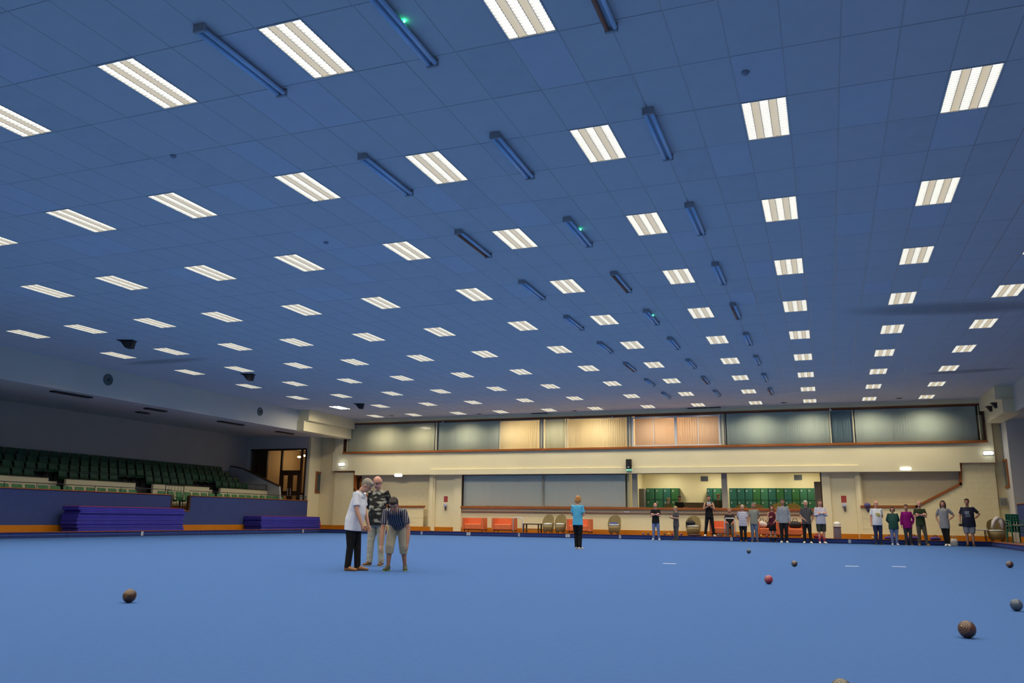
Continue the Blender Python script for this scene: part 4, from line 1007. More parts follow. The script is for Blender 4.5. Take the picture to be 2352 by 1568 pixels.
# right corner: coat on chair, green chairs
P = fy(2286, 1190, 40.1)
coat_m = mat('coat_white', (.62, .56, .52), .8, noise=.05, scale=6)
t = thing('coat', 'white coat draped over the rattan chair at right corner', 'coat', (P.x, 40.1, BANK))
mb = MB(); mb.tube([(-.16, -.05, .55), (-.06, .03, .82), (.08, .10, .95), (.22, .08, .92)], [(.10, .05), (.16, .08), (.17, .09), (.12, .06)], 12, side=(0, 1, 0)); mb.build('body', coat_m, t, True)
MB().tube([(.14, .02, .92), (.20, -.04, .75), (.22, -.06, .52)], [(.09, .05), (.08, .05), (.05, .04)], 10).build('sleeve', coat_m, t, True)
MB().tube([(.18, .06, .92), (.28, .03, .78), (.32, .0, .62)], [(.08, .06), (.09, .06), (.06, .05)], 10).build('lining', mat('coat_lining', (.12, .10, .10), .8), t, True)
P = fy(2246, 1206, 40.0)
t = thing('side_table', 'small low table with white top beside the draped rattan chair', 'table', (P.x, 40.0, BANK))
MB().chamf(-.30, .34, -.2, .2, .44, .49, .015).build('top', mat('table_white_top', (.62, .60, .55), .5), t)
for sx in (-1, 1):
    for sy in (-1, 1): MB().tube([(sx*.26, sy*.16, 0), (sx*.24, sy*.15, .44)], .018, 8).build('leg', WOODD, t)
gch = mat('garden_chair_green', (.015, .13, .075), .35)
def garden_chair(loc, label, rz):
    t = thing('garden_chair', label, 'chair', loc, rz, 'stacked green plastic chairs')
    MB().chamf(-.24, .24, -.24, .22, .40, .435, .02).build('seat', gch, t)
    m = MB()
    for k in range(5): x = -.2+.1*k; m.prism([(x-.035, .43), (x+.035, .43), (x+.038, .86), (x-.038, .86)], 1, .20+0*.1, .225)
    m.chamf(-.25, .25, .195, .235, .82, .90, .015); m.build('backrest', gch, t)
    for sx in (-1, 1):
        MB().tube([(sx*.24, -.22, 0), (sx*.25, -.2, .62), (sx*.26, .2, .66)], [.022, .024, .026], 8).build('arm', gch, t, True)
        MB().tube([(sx*.24, .24, 0), (sx*.23, .2, .42)], .024, 8).build('leg', gch, t)
P = fx(2333, 1215, 6.85)
for k in range(3): garden_chair((P.x, P.y, BANK+.10*k), 'dark green plastic armchair, %s of the stack at right edge' % ('bottom', 'middle', 'top')[k], .25)
t = thing('seat_pad', 'pale striped cushion pad on top of the green chair stack', 'cushion', (P.x+.02, P.y, BANK+.635))
MB().chamf(-.22, .22, -.2, .18, 0, .06, .025).build('pad', mat('pad_pale', (.5, .44, .36), .8), t); MB().chamf(-.23, .23, -.21, .19, .02, .035, .01).build('piping', mat('pad_piping', (.03, .05, .03), .8), t)
P = fy(2262, 1234, 38.9)
P = fy(2187, 1240, 38.9)
t = thing('bowls_carrier', 'white carrier bag standing on carpet beside person in leggings', 'bag', (fy(2191, 1240, 39.2).x, 39.2, 0))
MB().tube([(0, 0, .0), (0, 0, .02), (0, 0, .18), (.01, 0, .30)], [(.12, .08), (.14, .10), (.14, .10), (.10, .06)], 12).build('body', whbag, t, True)
MB().tube([(-.07, 0, .28), (-.05, 0, .40), (.06, 0, .40), (.09, 0, .28)], .012, 8).build('handle', whbag, t, True)

# ------------------------------------------------------------------ bowls
def bowl_mat(nm, base, ring):
    m = bpy.data.materials.new(nm); m.use_nodes = True; nt = m.node_tree; b = nt.nodes['Principled BSDF']; b.inputs['Roughness'].default_value = .32
    b.inputs['Base Color'].default_value = (*base, 1)
    tc = nt.nodes.new('ShaderNodeTexCoord'); n = nt.nodes.new('ShaderNodeTexNoise'); n.inputs['Scale'].default_value = 14
    r = nt.nodes.new('ShaderNodeValToRGB'); r.color_ramp.elements[0].color = (*base, 1); r.color_ramp.elements[1].color = (*ring, 1); r.color_ramp.elements[0].position = .45; r.color_ramp.elements[1].position = .75
    nt.links.new(tc.outputs['Object'], n.inputs['Vector']); nt.links.new(n.outputs[0], r.inputs[0]); nt.links.new(r.outputs[0], b.inputs['Base Color'])
    return m
BM = {'brown': bowl_mat('bowl_dark_brown', (.045, .022, .014), (.09, .045, .025)), 'plum': bowl_mat('bowl_plum', (.06, .03, .03), (.12, .06, .05)), 'red': bowl_mat('bowl_red', (.26, .02, .05), (.34, .06, .08)), 'black': bowl_mat('bowl_black', (.014, .013, .014), (.03, .025, .022)), 'slate': bowl_mat('bowl_slate', (.06, .085, .12), (.09, .12, .16)), 'olive': bowl_mat('bowl_olive', (.05, .05, .02), (.10, .09, .04)), 'purple': bowl_mat('bowl_purple', (.09, .02, .14), (.14, .04, .2)), 'yellow': bowl_mat('bowl_yellow', (.65, .36, .02), (.7, .42, .05))}
ringm = {'slate': mat('bowl_ring_slate', (.10, .13, .17), .4), 'brown': mat('bowl_ring_gold', (.27, .16, .07), .4), 'red': mat('bowl_ring_tan', (.36, .20, .15), .4), 'grey': mat('bowl_ring_grey', (.36, .30, .27), .4)}
def bowl(loc, d, key, rkey, label, axis=(0, 0), group=None):
    """lawn bowl: slightly flattened sphere rolling on its running band, disc rings on both flanks"""
    r = d/2; t = thing('bowl', label, 'bowl', (loc[0], loc[1], loc[2]+r), 0, group)
    R = Matrix.Rotation(axis[0], 3, 'Z') @ Matrix.Rotation(axis[1], 3, 'Y')
    prof = []
    n = 18
    for i in range(n+1):
        a = -PI/2+PI*i/n; prof.append((max(.0005, r*math.cos(a)), r*.94*math.sin(a)))
    m = MB().lathe(prof, 28); m.v = [tuple(R @ Vector((v[2], v[0], v[1]))) for v in m.v]; m.build('ball', BM[key], t, True)
    for s_ in (-1, 1):
        rg = MB(); k = 26
        for (ra, rb) in ((.31, .38), (.56, .61), (.74, .775)):
            pr = []
            for rr in (ra, (ra+rb)/2, rb): pr.append((r*rr, r*.94*math.sqrt(1-rr*rr)+r*.006))
            pr.append((r*rb, r*.94*math.sqrt(1-rb*rb)-r*.02)); q = MB(); v = []; f = []
            for (a_, z_) in pr:
                for j in range(k): v.append((a_*math.cos(2*PI*j/k), a_*math.sin(2*PI*j/k), z_))
            for i in range(len(pr)-1):
                for j in range(k): f.append((i*k+j, i*k+(j+1) % k, (i+1)*k+(j+1) % k, (i+1)*k+j))
            rg.add(v, f)
        rg.v = [tuple(R @ Vector((v[2]*s_, v[0], v[1]))) for v in rg.v]; rg.build('engraved_rings', ringm[rkey], t, True)
        dc = MB().lathe([(r*.001, r*.945), (r*.16, r*.94), (r*.17, r*.91)], 18); dc.v = [tuple(R @ Vector((v[2]*s_, v[0], v[1]))) for v in dc.v]; dc.build('disc', ringm[rkey], t, True)
        dm = MB()
        for j in range(14):
            a = 2*PI*j/14; c = Vector((r*.94*math.sin(.62)*1.0, r*math.cos(.62)*math.cos(a), r*math.cos(.62)*math.sin(a)))
            dm.ball(c, r*.035, 6, 4)
        dm.v = [tuple(R @ Vector((v[0]*s_, v[1], v[2]))) for v in dm.v]; dm.build('grip_dimples', ringm[rkey], t)
    return t
def floor_bowl(px, pfoot, dpx, key, rkey, label, axis):
    P = fz(px, pfoot); d = dpx/ppm(P); return bowl((P.x, P.y, 0), min(.145, d), key, rkey, label, axis)
floor_bowl(296, 1384, 31, 'brown', 'brown', 'dark brown bowl at left foreground, alone on blue carpet', (1.2, .5))
floor_bowl(2223, 1465, 39, 'plum', 'brown', 'largest dark plum bowl with gold rings at right foreground', (.75, .42))
floor_bowl(1766, 1341, 20, 'red', 'red', 'red bowl in the middle of the right carpet', (.5, .3))
floor_bowl(1825, 1301, 14, 'brown', 'grey', 'small brown bowl just beyond the red bowl', (1.2, .6))
floor_bowl(2320, 1304, 16, 'plum', 'grey', 'small plum bowl near the right edge of carpet', (.6, .5))
floor_bowl(1934, 1608, 48, 'olive', 'grey', 'olive bowl cut off by the bottom edge of picture', (1.0, .6))
floor_bowl(1720, 1271, 11, 'slate', 'slate', 'slate grey bowl far off, left of the brown bowl', (.4, .2))
floor_bowl(2336, 1403, 27, 'slate', 'slate', 'slate grey bowl at the right edge above the largest bowl', (.4, .2))
far_b = [(1478, 'purple'), (1489, 'brown'), (1513, 'yellow'), (1527, 'brown'), (1536, 'yellow'), (1545, 'red'), (1565, 'purple'), (1650, 'slate'), (1657, 'olive'), (1695, 'slate'), (1748, 'yellow'), (1761, 'red'), (1843, 'yellow'), (2004, 'yellow'), (2014, 'yellow')]
fb_txt = {'purple': 'purple', 'brown': 'dark brown', 'yellow': 'yellow', 'red': 'red', 'slate': 'grey', 'olive': 'olive'}
for i, (px, key) in enumerate(far_b):
    P = fy(px, 1229, 39.68)
    bowl((P.x, 39.68, BANK+.0), .125, key, 'grey', 'small %s bowl resting on the far bank edge, %s from the left' % (fb_txt[key], ORD[i] if i < 14 else 'last'), (rnd.uniform(0, 3), rnd.uniform(0, 1)), 'bowls waiting along the far bank')

# ------------------------------------------------------------------ people
SKIN = [mat('skin_light', (.52, .27, .18), .55), mat('skin_tan', (.42, .21, .13), .55), mat('skin_pink', (.58, .28, .20), .5)]
EYE = mat('eye_dark', (.02, .015, .012), .25); LIP = mat('lip', (.30, .09, .08), .5)
ARMS = {   # elbow from shoulder, wrist from elbow: (outward, forward, up) in body heights
 'down': ((.035, -.012, -.175), (.012, .035, -.145)), 'crossed': ((.035, .035, -.165), (-.165, .085, .050)), 'hip': ((.115, -.035, -.135), (-.095, .055, -.085)),
 'front': ((.03, .02, -.172), (-.045, .13, .035)), 'clasp': ((.035, .0, -.172), (-.085, .085, -.095)), 'behind': ((.045, -.06, -.162), (-.10, -.045, -.105)),
 'chest': ((.045, .055, -.15), (-.125, .085, .085)), 'hang': ((.01, .02, -.175), (-.005, .03, -.15)), 'bowlside': ((.055, .0, -.168), (.0, .07, -.125)), 'knee': ((.05, .06, -.14), (.0, .07, -.12)),
 'pocket': ((.065, -.03, -.165), (-.035, .04, -.125)), 'lap': ((.03, .05, -.165), (-.05, .13, -.04)), 'out': ((.12, .05, -.10), (.10, .10, .02))}
def person(loc, rz, H, label, top, bottom, shoes, hair, skin=0, w=1.0, belly=0.0, sleeve='short', legs='long', arms=('down', 'down'), lean=0.0, leanx=0.0,
           head=(0.0, 0.0), hairstyle='short', stance=((-.055, 0), (.055, 0)), vox=.0125, top2=None, sit=None, extras=(), kneebend=0.0, sole_mat=None, socks=None, hem=0.0):
    """Standing (or seated) figure facing local -y. One remeshed body; clothes, hair, shoes are its children."""
    t = thing('person', label, 'person', loc, rz)
    V = lambda x, f, z: Vector((x*H, -f*H, z*H))
    hipz = .505 if sit is None else sit
    hip = V(0, 0, hipz)
    cl, sl = math.cos(lean), math.sin(lean)
    def tor(x, f, z):    # torso frame: z measured up from the hip, leaned forward
        if z < 0: return hip+V(x, f, z)
        return hip+V(x+leanx*z, f*cl+z*sl, z*cl-f*sl)
    SH, NK = .305, .335
    sh = {s: tor(s*.091*w**.5, -.005, SH) for s in (-1, 1)}
    neck = tor(0, .0, NK); hp, hy = head
    def hd(x, f, z):
        f2, z2 = f*math.cos(hp)+z*math.sin(hp), z*math.cos(hp)-f*math.sin(hp)
        x3, f3 = x*math.cos(hy)+f2*math.sin(hy), f2*math.cos(hy)-x*math.sin(hy)
        return neck+V(x3, f3, z2)
    Rh = Matrix.Rotation(-hy, 3, 'Z') @ Matrix.Rotation(hp, 3, 'X')
    hc = hd(0, .018, .098)
    B = MB()
    # torso + neck
    B.tube([tor(0, 0, -.03), tor(0, 0, .05), tor(0, .0, .13), tor(0, .0, .22), tor(0, -.002, .285), tor(0, -.004, .32)],
           [(.080*w*H, .058*H), (.082*w*H, .060*H), (.074*w*H, .055*H), (.086*w*H, .058*H), (.092*w**.5*H, .048*H), (.045*H, .038*H)], 14, side=(1, 0, 0))
    B.tube([tor(0, -.004, .30), hd(0, .0, .03), hd(0, .012, .075)], [.036*H, .031*H, .033*H], 10)
    # head: skull, jaw, nose, ears
    B.ball(hc+Rh @ V(0, -.006, .012), (.046*H, .058*H, .058*H), 16, 12, Rh)
    B.ball(hc+Rh @ V(0, .014, -.030), (.036*H, .040*H, .042*H), 14, 10, Rh)
    B.tube([hc+Rh @ V(0, .046, .008), hc+Rh @ V(0, .060, -.016), hc+Rh @ V(0, .046, -.022)], [.006*H, .010*H, .008*H], 8)
    for s in (-1, 1): B.ball(hc+Rh @ V(s*.046, -.008, -.004), (.008*H, .012*H, .019*H), 8, 6, Rh)
    # arms and hands
    el, wr = {}, {}
    fr = max(.0062*H, vox*.80)
    for s, kind in zip((-1, 1), arms):
        e, q = ARMS[kind] if isinstance(kind, str) else kind
        el[s] = sh[s]+V(s*e[0], e[1], e[2]); wr[s] = el[s]+V(s*q[0], q[1], q[2])
        B.tube([sh[s]+(el[s]-sh[s])*-.06, sh[s], sh[s]*.5+el[s]*.5, el[s], el[s]*.55+wr[s]*.45, wr[s]], [.024*H, .031*H, .027*H, .0225*H, .023*H, .0155*H], 10)
        d = (wr[s]-el[s]).normalized(); nrm = Vector((s*1.0, 0, 0)); nrm = (nrm-d*d.dot(nrm)); nrm = nrm.normalized() if nrm.length > .1 else d.orthogonal().normalized()
        ax = d.cross(nrm)            # across the palm
        pe = wr[s]+d*.048*H
        B.tube([wr[s], wr[s]+d*.02*H, pe], [(.014*H, .012*H), (.022*H, .0115*H), (.0235*H, .0105*H)], 10, side=ax)
        for k, L in enumerate((.040, .046, .042, .033)):
            b0 = pe-d*.006*H+ax*((-1.5+k)*.0125*H); c1 = b0+d*L*.5*H-nrm*.006*H; c2 = c1+(d*.8-nrm*.75).normalized()*L*.55*H
            B.tube([b0, c1, c2], [fr, fr*.95, fr*.8], 7)
        th0 = wr[s]+d*.016*H+ax*(-.020*H)
        B.tube([th0, th0+(d*.6-ax*.9).normalized()*.024*H, th0+(d*.95-ax*.55-nrm*.3).normalized()*.048*H], [fr*1.2, fr*1.1, fr*.9], 7)
    # legs and feet
    ft, kn, hj = {}, {}, {}
    for s, (fx_, ff) in zip((-1, 1), stance):
        hj[s] = hip+V(s*.048*w**.5, 0, -.01)
        ft[s] = V(fx_, ff, .040)
        if sit is not None: kn[s] = V(s*.06, .245, sit+.02)
        else:
            mid = hj[s]*.47+ft[s]*.53; kn[s] = mid+V(0, .012+kneebend, 0)
        B.tube([hj[s], hj[s]*.55+kn[s]*.45, kn[s], kn[s]*.62+ft[s]*.38, ft[s]], [.050*H, .043*H, .030*H, .029*H, .0185*H], 10)
        tw = s*.18
        fd = Vector((math.sin(tw), -math.cos(tw), 0))
        h0 = Vector((ft[s].x, ft[s].y, 0))
        B.tube([h0-fd*.022*H+Vector((0, 0, .022*H)), h0+fd*.02*H+Vector((0, 0, .024*H)), h0+fd*.075*H+Vector((0, 0, .014*H)), h0+fd*.105*H+Vector((0, 0, .011*H))], [(.017*H, .019*H), (.019*H, .022*H), (.021*H, .012*H), (.014*H, .009*H)], 10, side=(math.cos(tw), math.sin(tw), 0))
    me = remesh(B, 'body', vox, 3); me.materials.append(SKIN[skin]); link('body', me, t)
    # top garment
    if top:
        T = MB(); g = .010*H; bl = belly*H
        hem_z = -.055-hem
        T.tube([tor(0, 0, hem_z), tor(0, belly*.25, .03), tor(0, belly*.5, .11), tor(0, belly*.25, .19), tor(0, 0, .25), tor(0, -.003, .295), tor(0, -.004, .325)],
               [(.098*w*H+g, .070*H+g+bl*.5), (.093*w*H+g, .066*H+g+bl), (.084*w*H+g, .062*H+g+bl*1.1), (.088*w*H+g, .061*H+g+bl*.6), (.088*w*H+g, .057*H+g), (.080*w**.5*H+g, .045*H+g), (.042*H+g, .036*H+g)], 16, side=(1, 0, 0))
        for s in (-1, 1):
            if sleeve == 'none': continue
            up = [sh[s]+(tor(0, 0, .27)-sh[s])*.5, sh[s], sh[s]*.5+el[s]*.5]; rd = [.032*H, .036*H, .036*H]
            if sleeve == 'short': up.append(sh[s]*.28+el[s]*.72); rd.append(.037*H)
            else: up += [el[s], el[s]*.5+wr[s]*.5, el[s]*.06+wr[s]*.94]; rd += [.033*H, .031*H, .024*H]
            T.tube(up, rd, 10)
        me = remesh(T, 'top', vox*1.05, 2); me.materials.append(top); tp = link('top', me, t)
    # trousers / shorts / skirt
    if bottom:
        L = MB(); g = .007*H
        L.tube([tor(0, 0, .035), tor(0, 0, .0), hip+V(0, 0, -.045), hip+V(0, 0, -.075)], [(.080*w*H+g, .060*H+g), (.088*w*H+g, .066*H+g), (.086*w*H+g, .064*H+g), (.07*w*H, .05*H)], 16, side=(1, 0, 0))
        for s in (-1, 1):
            a, b, c = hj[s], kn[s], ft[s]
            if legs == 'long': P_ = [a, a*.5+b*.5, b, b*.5+c*.5, c+Vector((0, 0, -.008*H))]; R_ = [.058*H*w**.5, .051*H*w**.5, .040*H, .037*H, .034*H]
            elif legs == 'slim': P_ = [a, a*.5+b*.5, b, b*.55+c*.45, c+Vector((0, 0, .01*H))]; R_ = [.058*H*w**.5, .048*H*w**.5, .035*H, .032*H, .024*H]
            elif legs == 'three_quarter': P_ = [a, a*.5+b*.5, b, b*.66+c*.34]; R_ = [.060*H*w**.5, .055*H*w**.5, .047*H, .044*H]
            else: P_ = [a, a*.5+b*.5, a*.10+b*.90]; R_ = [.062*H*w**.5, .058*H*w**.5, .053*H]
            L.tube(P_, R_, 12)
        me = remesh(L, 'trousers' if legs in ('long', 'slim', 'three_quarter') else 'shorts', vox*1.05, 2); me.materials.append(bottom); link(me.name.split('.')[0], me, t)
    if socks:
        S_ = MB()
        for s in (-1, 1): S_.tube([ft[s], ft[s]*.55+kn[s]*.45], [.024*H, .036*H], 10)
        S_.build('socks', socks, t, True)
    for s in (-1, 1):
        tw = s*.18; fd = Vector((math.sin(tw), -math.cos(tw), 0)); h0 = Vector((ft[s].x, ft[s].y, 0)); Z = lambda z: Vector((0, 0, z*H))
        S = MB(); S.tube([h0-fd*.034*H+Z(.022), h0-fd*.022*H+Z(.026), h0+fd*.02*H+Z(.027), h0+fd*.075*H+Z(.018), h0+fd*.108*H+Z(.014), h0+fd*.120*H+Z(.011)],
                         [(.012*H, .018*H), (.021*H, .026*H), (.024*H, .027*H), (.026*H, .018*H), (.021*H, .014*H), (.010*H, .009*H)], 12, side=(math.cos(tw), math.sin(tw), 0))
        S.tube([h0+Z(.03), h0+Z(.052)], [.025*H, .023*H], 12)
        sh_o = S.build('shoe', shoes, t, True)
        so = MB().tube([h0-fd*.036*H+Z(.004), h0+fd*.02*H+Z(.004), h0+fd*.08*H+Z(.004), h0+fd*.122*H+Z(.004)], [(.018*H, .004*H), (.024*H, .004*H), (.027*H, .004*H), (.012*H, .004*H)], 10, side=(math.cos(tw), math.sin(tw), 0))
        so.build('sole', sole_mat or mat('sole_pale', (.55, .53, .48), .7), sh_o)  # sole in its own colour, pale unless another material is given
    # face and hair
    E_ = MB()
    for s in (-1, 1): E_.ball(hc+Rh @ V(s*.019, .047, .006), (.0075*H, .005*H, .0048*H), 8, 6, Rh)
    E_.build('eyes', EYE, t, True)
    MB().ball(hc+Rh @ V(0, .050, -.038), (.015*H, .006*H, .0042*H), 8, 6, Rh).build('mouth', LIP, t, True)
    if hair:
        Hh = MB()
        if hairstyle == 'fringe':      # balding: a band round the back and sides
            Hh.ball(hc+Rh @ V(0, -.024, .0), (.049*H, .048*H, .034*H), 16, 10, Rh)
        elif hairstyle == 'cap':
            Hh.ball(hc+Rh @ V(0, -.012, .030), (.050*H, .060*H, .046*H), 16, 10, Rh); Hh.lathe([(.07*H, 0), (.085*H, .004*H), (.05*H, .012*H)], 16, tuple(hc+Rh @ V(0, 0, .036)))
        else:
            Hh.ball(hc+Rh @ V(0, -.016, .022), (.0505*H, .058*H, .056*H), 18, 12, Rh)
            Hh.ball(hc+Rh @ V(0, .018, .050), (.040*H, .034*H, .024*H), 14, 8, Rh)
            if hairstyle in ('bob', 'long'):
                for s in (-1, 1): Hh.tube([hc+Rh @ V(s*.040, -.008, .03), hc+Rh @ V(s*.050, -.008, -.02), hc+Rh @ V(s*.048, -.008, -.06 if hairstyle == 'bob' else -.115)], [.018*H, .019*H, .014*H], 8)
                Hh.tube([hc+Rh @ V(0, -.04, .03), hc+Rh @ V(0, -.046, -.03), hc+Rh @ V(0, -.044, -.07 if hairstyle == 'bob' else -.125)], [(.045*H, .025*H), (.046*H, .026*H), (.038*H, .018*H)], 12, side=(1, 0, 0))
        me = remesh(Hh, 'hair', vox*.9, 2); me.materials.append(hair); link('hair', me, t)
    for ex_ in extras:
        if ex_ == 'glasses':
            G_ = MB()
            for s in (-1, 1):
                G_.tube([hc+Rh @ V(s*.019+.0145*math.cos(a), .055, .006+.0105*math.sin(a)) for a in [2*PI*k/12 for k in range(13)]], .0018*H, 6, caps=False)
                G_.tube([hc+Rh @ V(s*.034, .054, .008), hc+Rh @ V(s*.048, .0, .006)], .0018*H, 6)
            G_.build('glasses', BLACK, t)
        elif ex_[0] == 'collar':
            Cm = MB()
            for s in (-1, 1): Cm.prism([(0, 0), (s*.045*H, .0), (s*.05*H, -.035*H), (s*.01*H, -.05*H)], 1, -.004*H, .004*H)
            q = tor(0, .050, .318); Cm.v = [tuple(Vector(v)+q) for v in Cm.v]
            Cm.tube([tor(0, -.004, .305), tor(0, -.004, .338)], [(.052*H, .045*H), (.045*H, .040*H)], 14, side=(1, 0, 0))
            Cm.build('collar', ex_[1], t)
        elif ex_[0] == 'print':
            Pm = MB(); n = 6
            c = tor(0, .072+belly*.5+.006, .20)
            for (x0, x1, z0, z1) in ex_[2]:
                vs, fs = [], []
                for k in range(n+1):
                    x = x0+(x1-x0)*k/n; fo = .0725+belly*1.2-(x*x)*5.2
                    for z in (z0, z1): vs.append(tor(x, fo+.012, z)); vs.append(tor(x, fo-.004, z))
                for k in range(n): i = k*4; fs += [(i, i+4, i+6, i+2), (i+3, i+7, i+5, i+1), (i, i+1, i+5, i+4), (i+2, i+6, i+7, i+3)]
                fs += [(0, 2, 3, 1), (n*4, n*4+1, n*4+3, n*4+2)]
                Pm.add(vs, fs)
            Pm.build('shirt_print', ex_[1], t)
        elif ex_[0] == 'belt':
            MB().tube([hip+V(0, 0, .012), hip+V(0, 0, .03)], [(.09*w*H+.012*H, .066*H+.012*H)]*2, 18, side=(1, 0, 0)).build('belt', ex_[1], t)
        elif ex_[0] == 'watch':
            s = ex_[1]; d = (wr[s]-el[s]).normalized(); MB().tube([wr[s]-d*.012*H, wr[s]+d*.004*H], .0195*H, 12).build('watch', BLACK, t)
        elif ex_[0] == 'skirt':
            MB().tube([tor(0, 0, .035), hip+V(0, 0, -.04), hip+V(0, 0, -.13), hip+V(0, 0, -.19)], [(.085*w*H, .066*H), (.098*w*H, .078*H), (.105*w*H, .085*H), (.108*w*H, .09*H)], 18, side=(1, 0, 0)).build('skirt', ex_[1], t, True)
        elif ex_[0] == 'held':
            s = ex_[1]; d = (wr[s]-el[s]).normalized(); q = wr[s]+d*.07*H; r = .036*H
            MB().ball(q, (r, r*.95, r), 14, 10).build('held_bowl', BM[ex_[2]], t, True)
    return t
def cl(nm, rgb, n=.10, sc=9): return mat('cloth_'+nm, rgb, .85, noise=n, scale=sc, spec=.15, bump=.25, bscale=34)
whitecl = cl('white', (.68, .69, .74), .04); blackcl = cl('black', (.014, .013, .014)); navycl = cl('navy', (.025, .035, .085)); jean = cl('blue_denim', (.13, .18, .33), .2); jean2 = cl('grey_denim', (.14, .18, .26), .2)
greycl = cl('charcoal', (.075, .075, .08)); ltgrey = cl('grey_marl', (.27, .29, .32)); brownsh = mat('shoe_brown', (.10, .045, .02), .5); tansh = mat('shoe_tan', (.28, .13, .05), .5); whitesh = mat('shoe_white', (.68, .66, .6), .5); blacksh = mat('shoe_black', (.02, .02, .02), .5)
h_grey = mat('hair_grey', (.27, .23, .18), .8, noise=.2, scale=30); h_white = mat('hair_white', (.62, .56, .44), .8, noise=.1, scale=30); h_brown = mat('hair_brown', (.075, .035, .018), .7, noise=.2, scale=30); h_dark = mat('hair_dark', (.025, .016, .012), .7); h_ginger = mat('hair_ginger', (.42, .19, .055), .7, noise=.2, scale=30); h_blond = mat('hair_blond', (.42, .29, .12), .7, noise=.2, scale=30)
# patterned shirt: black with cream brush bands
pshirt = mat('shirt_black_cream', (.36, .34, .27), .8, rgb2=(.020, .019, .018), noise=.5, scale=7, stretch=(.8, .8, 2.2), spec=.2)
_r = [n for n in pshirt.node_tree.nodes if n.type == 'VALTORGB'][0]; _r.color_ramp.elements[0].position = .54; _r.color_ramp.elements[1].position = .60
sshirt = mat_wave('shirt_navy_stripe', (.035, .033, .055), (.27, .26, .28), 9.5, 'X', .8, pos=.78, sharp=.05)
stripe = mat_wave('shirt_lilac_stripe', (.58, .55, .60), (.24, .25, .36), 4.2, 'Z', .8, pos=.72, sharp=.08)
beige = cl('beige', (.42, .37, .26), .08); camo = mat('trousers_pale_crumpled', (.47, .45, .36), .85, rgb2=(.25, .25, .20), noise=.3, scale=7, stretch=(1, 1, 2.4), bump=.4, bscale=16)
def H_at(P, px, ytop, pose=1.0):
    return (fy(px, ytop, P.y).z-P.z)/pose

# --- the group of three
P = fz(806, 1310)
person((P.x, P.y, 0), PI/2+.12, 1.52, 'person stooping in white polo shirt and black trousers, left of the group of three', whitecl, blackcl, tansh, h_grey, skin=0, w=1.12, belly=.022,
       arms=(((.02, .03, -.175), (-.01, .06, -.15)), ((.02, .02, -.175), (-.015, .055, -.15))), lean=.20, head=(.72, -.15), legs='long', stance=((-.05, -.02), (.05, .05)), vox=.0075, extras=(('collar', whitecl),), hem=.03, sole_mat=mat('sole_brown', (.12, .06, .03), .7))
P = fz(862, 1299)
person((P.x, P.y, 0), .10, 1.60, 'bald person in black and cream patterned shirt and pale trousers, looking down, middle of three', pshirt, camo, brownsh, h_grey, skin=2, w=1.05, belly=.02,
       arms=('behind', 'behind'), sleeve='long', head=(.42, .1), hairstyle='fringe', stance=((-.075, 0), (.07, .0)), vox=.0075, extras=('glasses', ('collar', mat('collar_cream', (.5, .46, .34), .8))), legs='long')
P = fz(910, 1310)
person((P.x, P.y, 0), .35, 1.55, 'person bending forward in dark striped shirt and beige shorts, right of the group of three', sshirt, beige, mat('shoe_dark_olive', (.05, .055, .03), .6), h_dark, skin=1, w=1.08,
       arms=(((.02, .03, -.185), (.0, .03, -.165)), ((.055, .0, -.175), (.0, .02, -.15))), lean=1.22, head=(.75, 0), legs='three_quarter', stance=((-.085, 0.03), (.085, -.05)), kneebend=.035, vox=.0075, sole_mat=mat('sole_lime', (.42, .62, .05), .6))
# --- person seen from behind
P = fz(1327, 1261)
person((P.x, P.y, 0), PI-.1, H_at(P, 1329, 1139), 'person seen from behind in turquoise top and black trousers, ginger hair, mid carpet', cl('turquoise', (.10, .42, .62), .08), blackcl, whitesh, h_ginger, skin=0, w=1.0,
       arms=('front', 'front'), legs='long', stance=((-.045, .0), (.045, .05)), vox=.0095, head=(.15, 0), hairstyle='bob')
# --- the line of onlookers before the far bank
def onl(px, ytop, rz, label, *a, **k):
    y = k.pop('Y', 38.75); z = k.pop('Z', 0.0); pose = k.pop('pose', 1.0); hmax = k.pop('hmax', 1.93)
    P = fy(px, 1240, y); foot = Vector((P.x, y, z)); H = min(hmax, (fy(px, ytop, y).z-z)/pose)
    face = math.atan2(-foot.x*0+foot.x, foot.y)
    return person((foot.x, y, z), rz-.22*0+math.atan2(foot.x, foot.y)*-.6, H, label, *a, **k)
V_ = .0125
onl(1507, 1155, 0.0, 'person in black t-shirt and light blue jeans, arms crossed, leftmost of the far line', blackcl, jean, whitesh, h_dark, skin=2, arms=('crossed', 'crossed'), stance=((-.07, 0), (.085, .02)), hairstyle='fringe')
onl(1554, 1163, -.9, 'shorter blond person in grey top and trousers turned left, second of the far line', greycl, cl('grey_trouser', (.085, .08, .075)), blacksh, h_blond, skin=0, arms=('front', 'front'), hem=.05)
onl(1631, 1138, .1, 'person in white and black top standing up on the bank, hands at chest', blackcl, blackcl, whitesh, h_dark, skin=1, arms=('chest', 'chest'), Y=39.62, Z=BANK, hmax=1.98, stance=((-.11, 0), (.10, 0)), sleeve='none', w=.95, extras=(('collar', whitecl),))
onl(1708, 1160, .05, 'white-haired person in pale striped top and black trousers, in front of sofas', stripe, blackcl, brownsh, h_white, skin=0, w=1.12, belly=.015, arms=('behind', 'down'), hem=.02)
onl(1734, 1155, .0, 'person in grey-green t-shirt and blue jeans beside the white-haired one', cl('sage', (.24, .25, .22)), jean2, brownsh, h_grey, skin=1, arms=('down', 'behind'), w=1.02, Y=39.2)
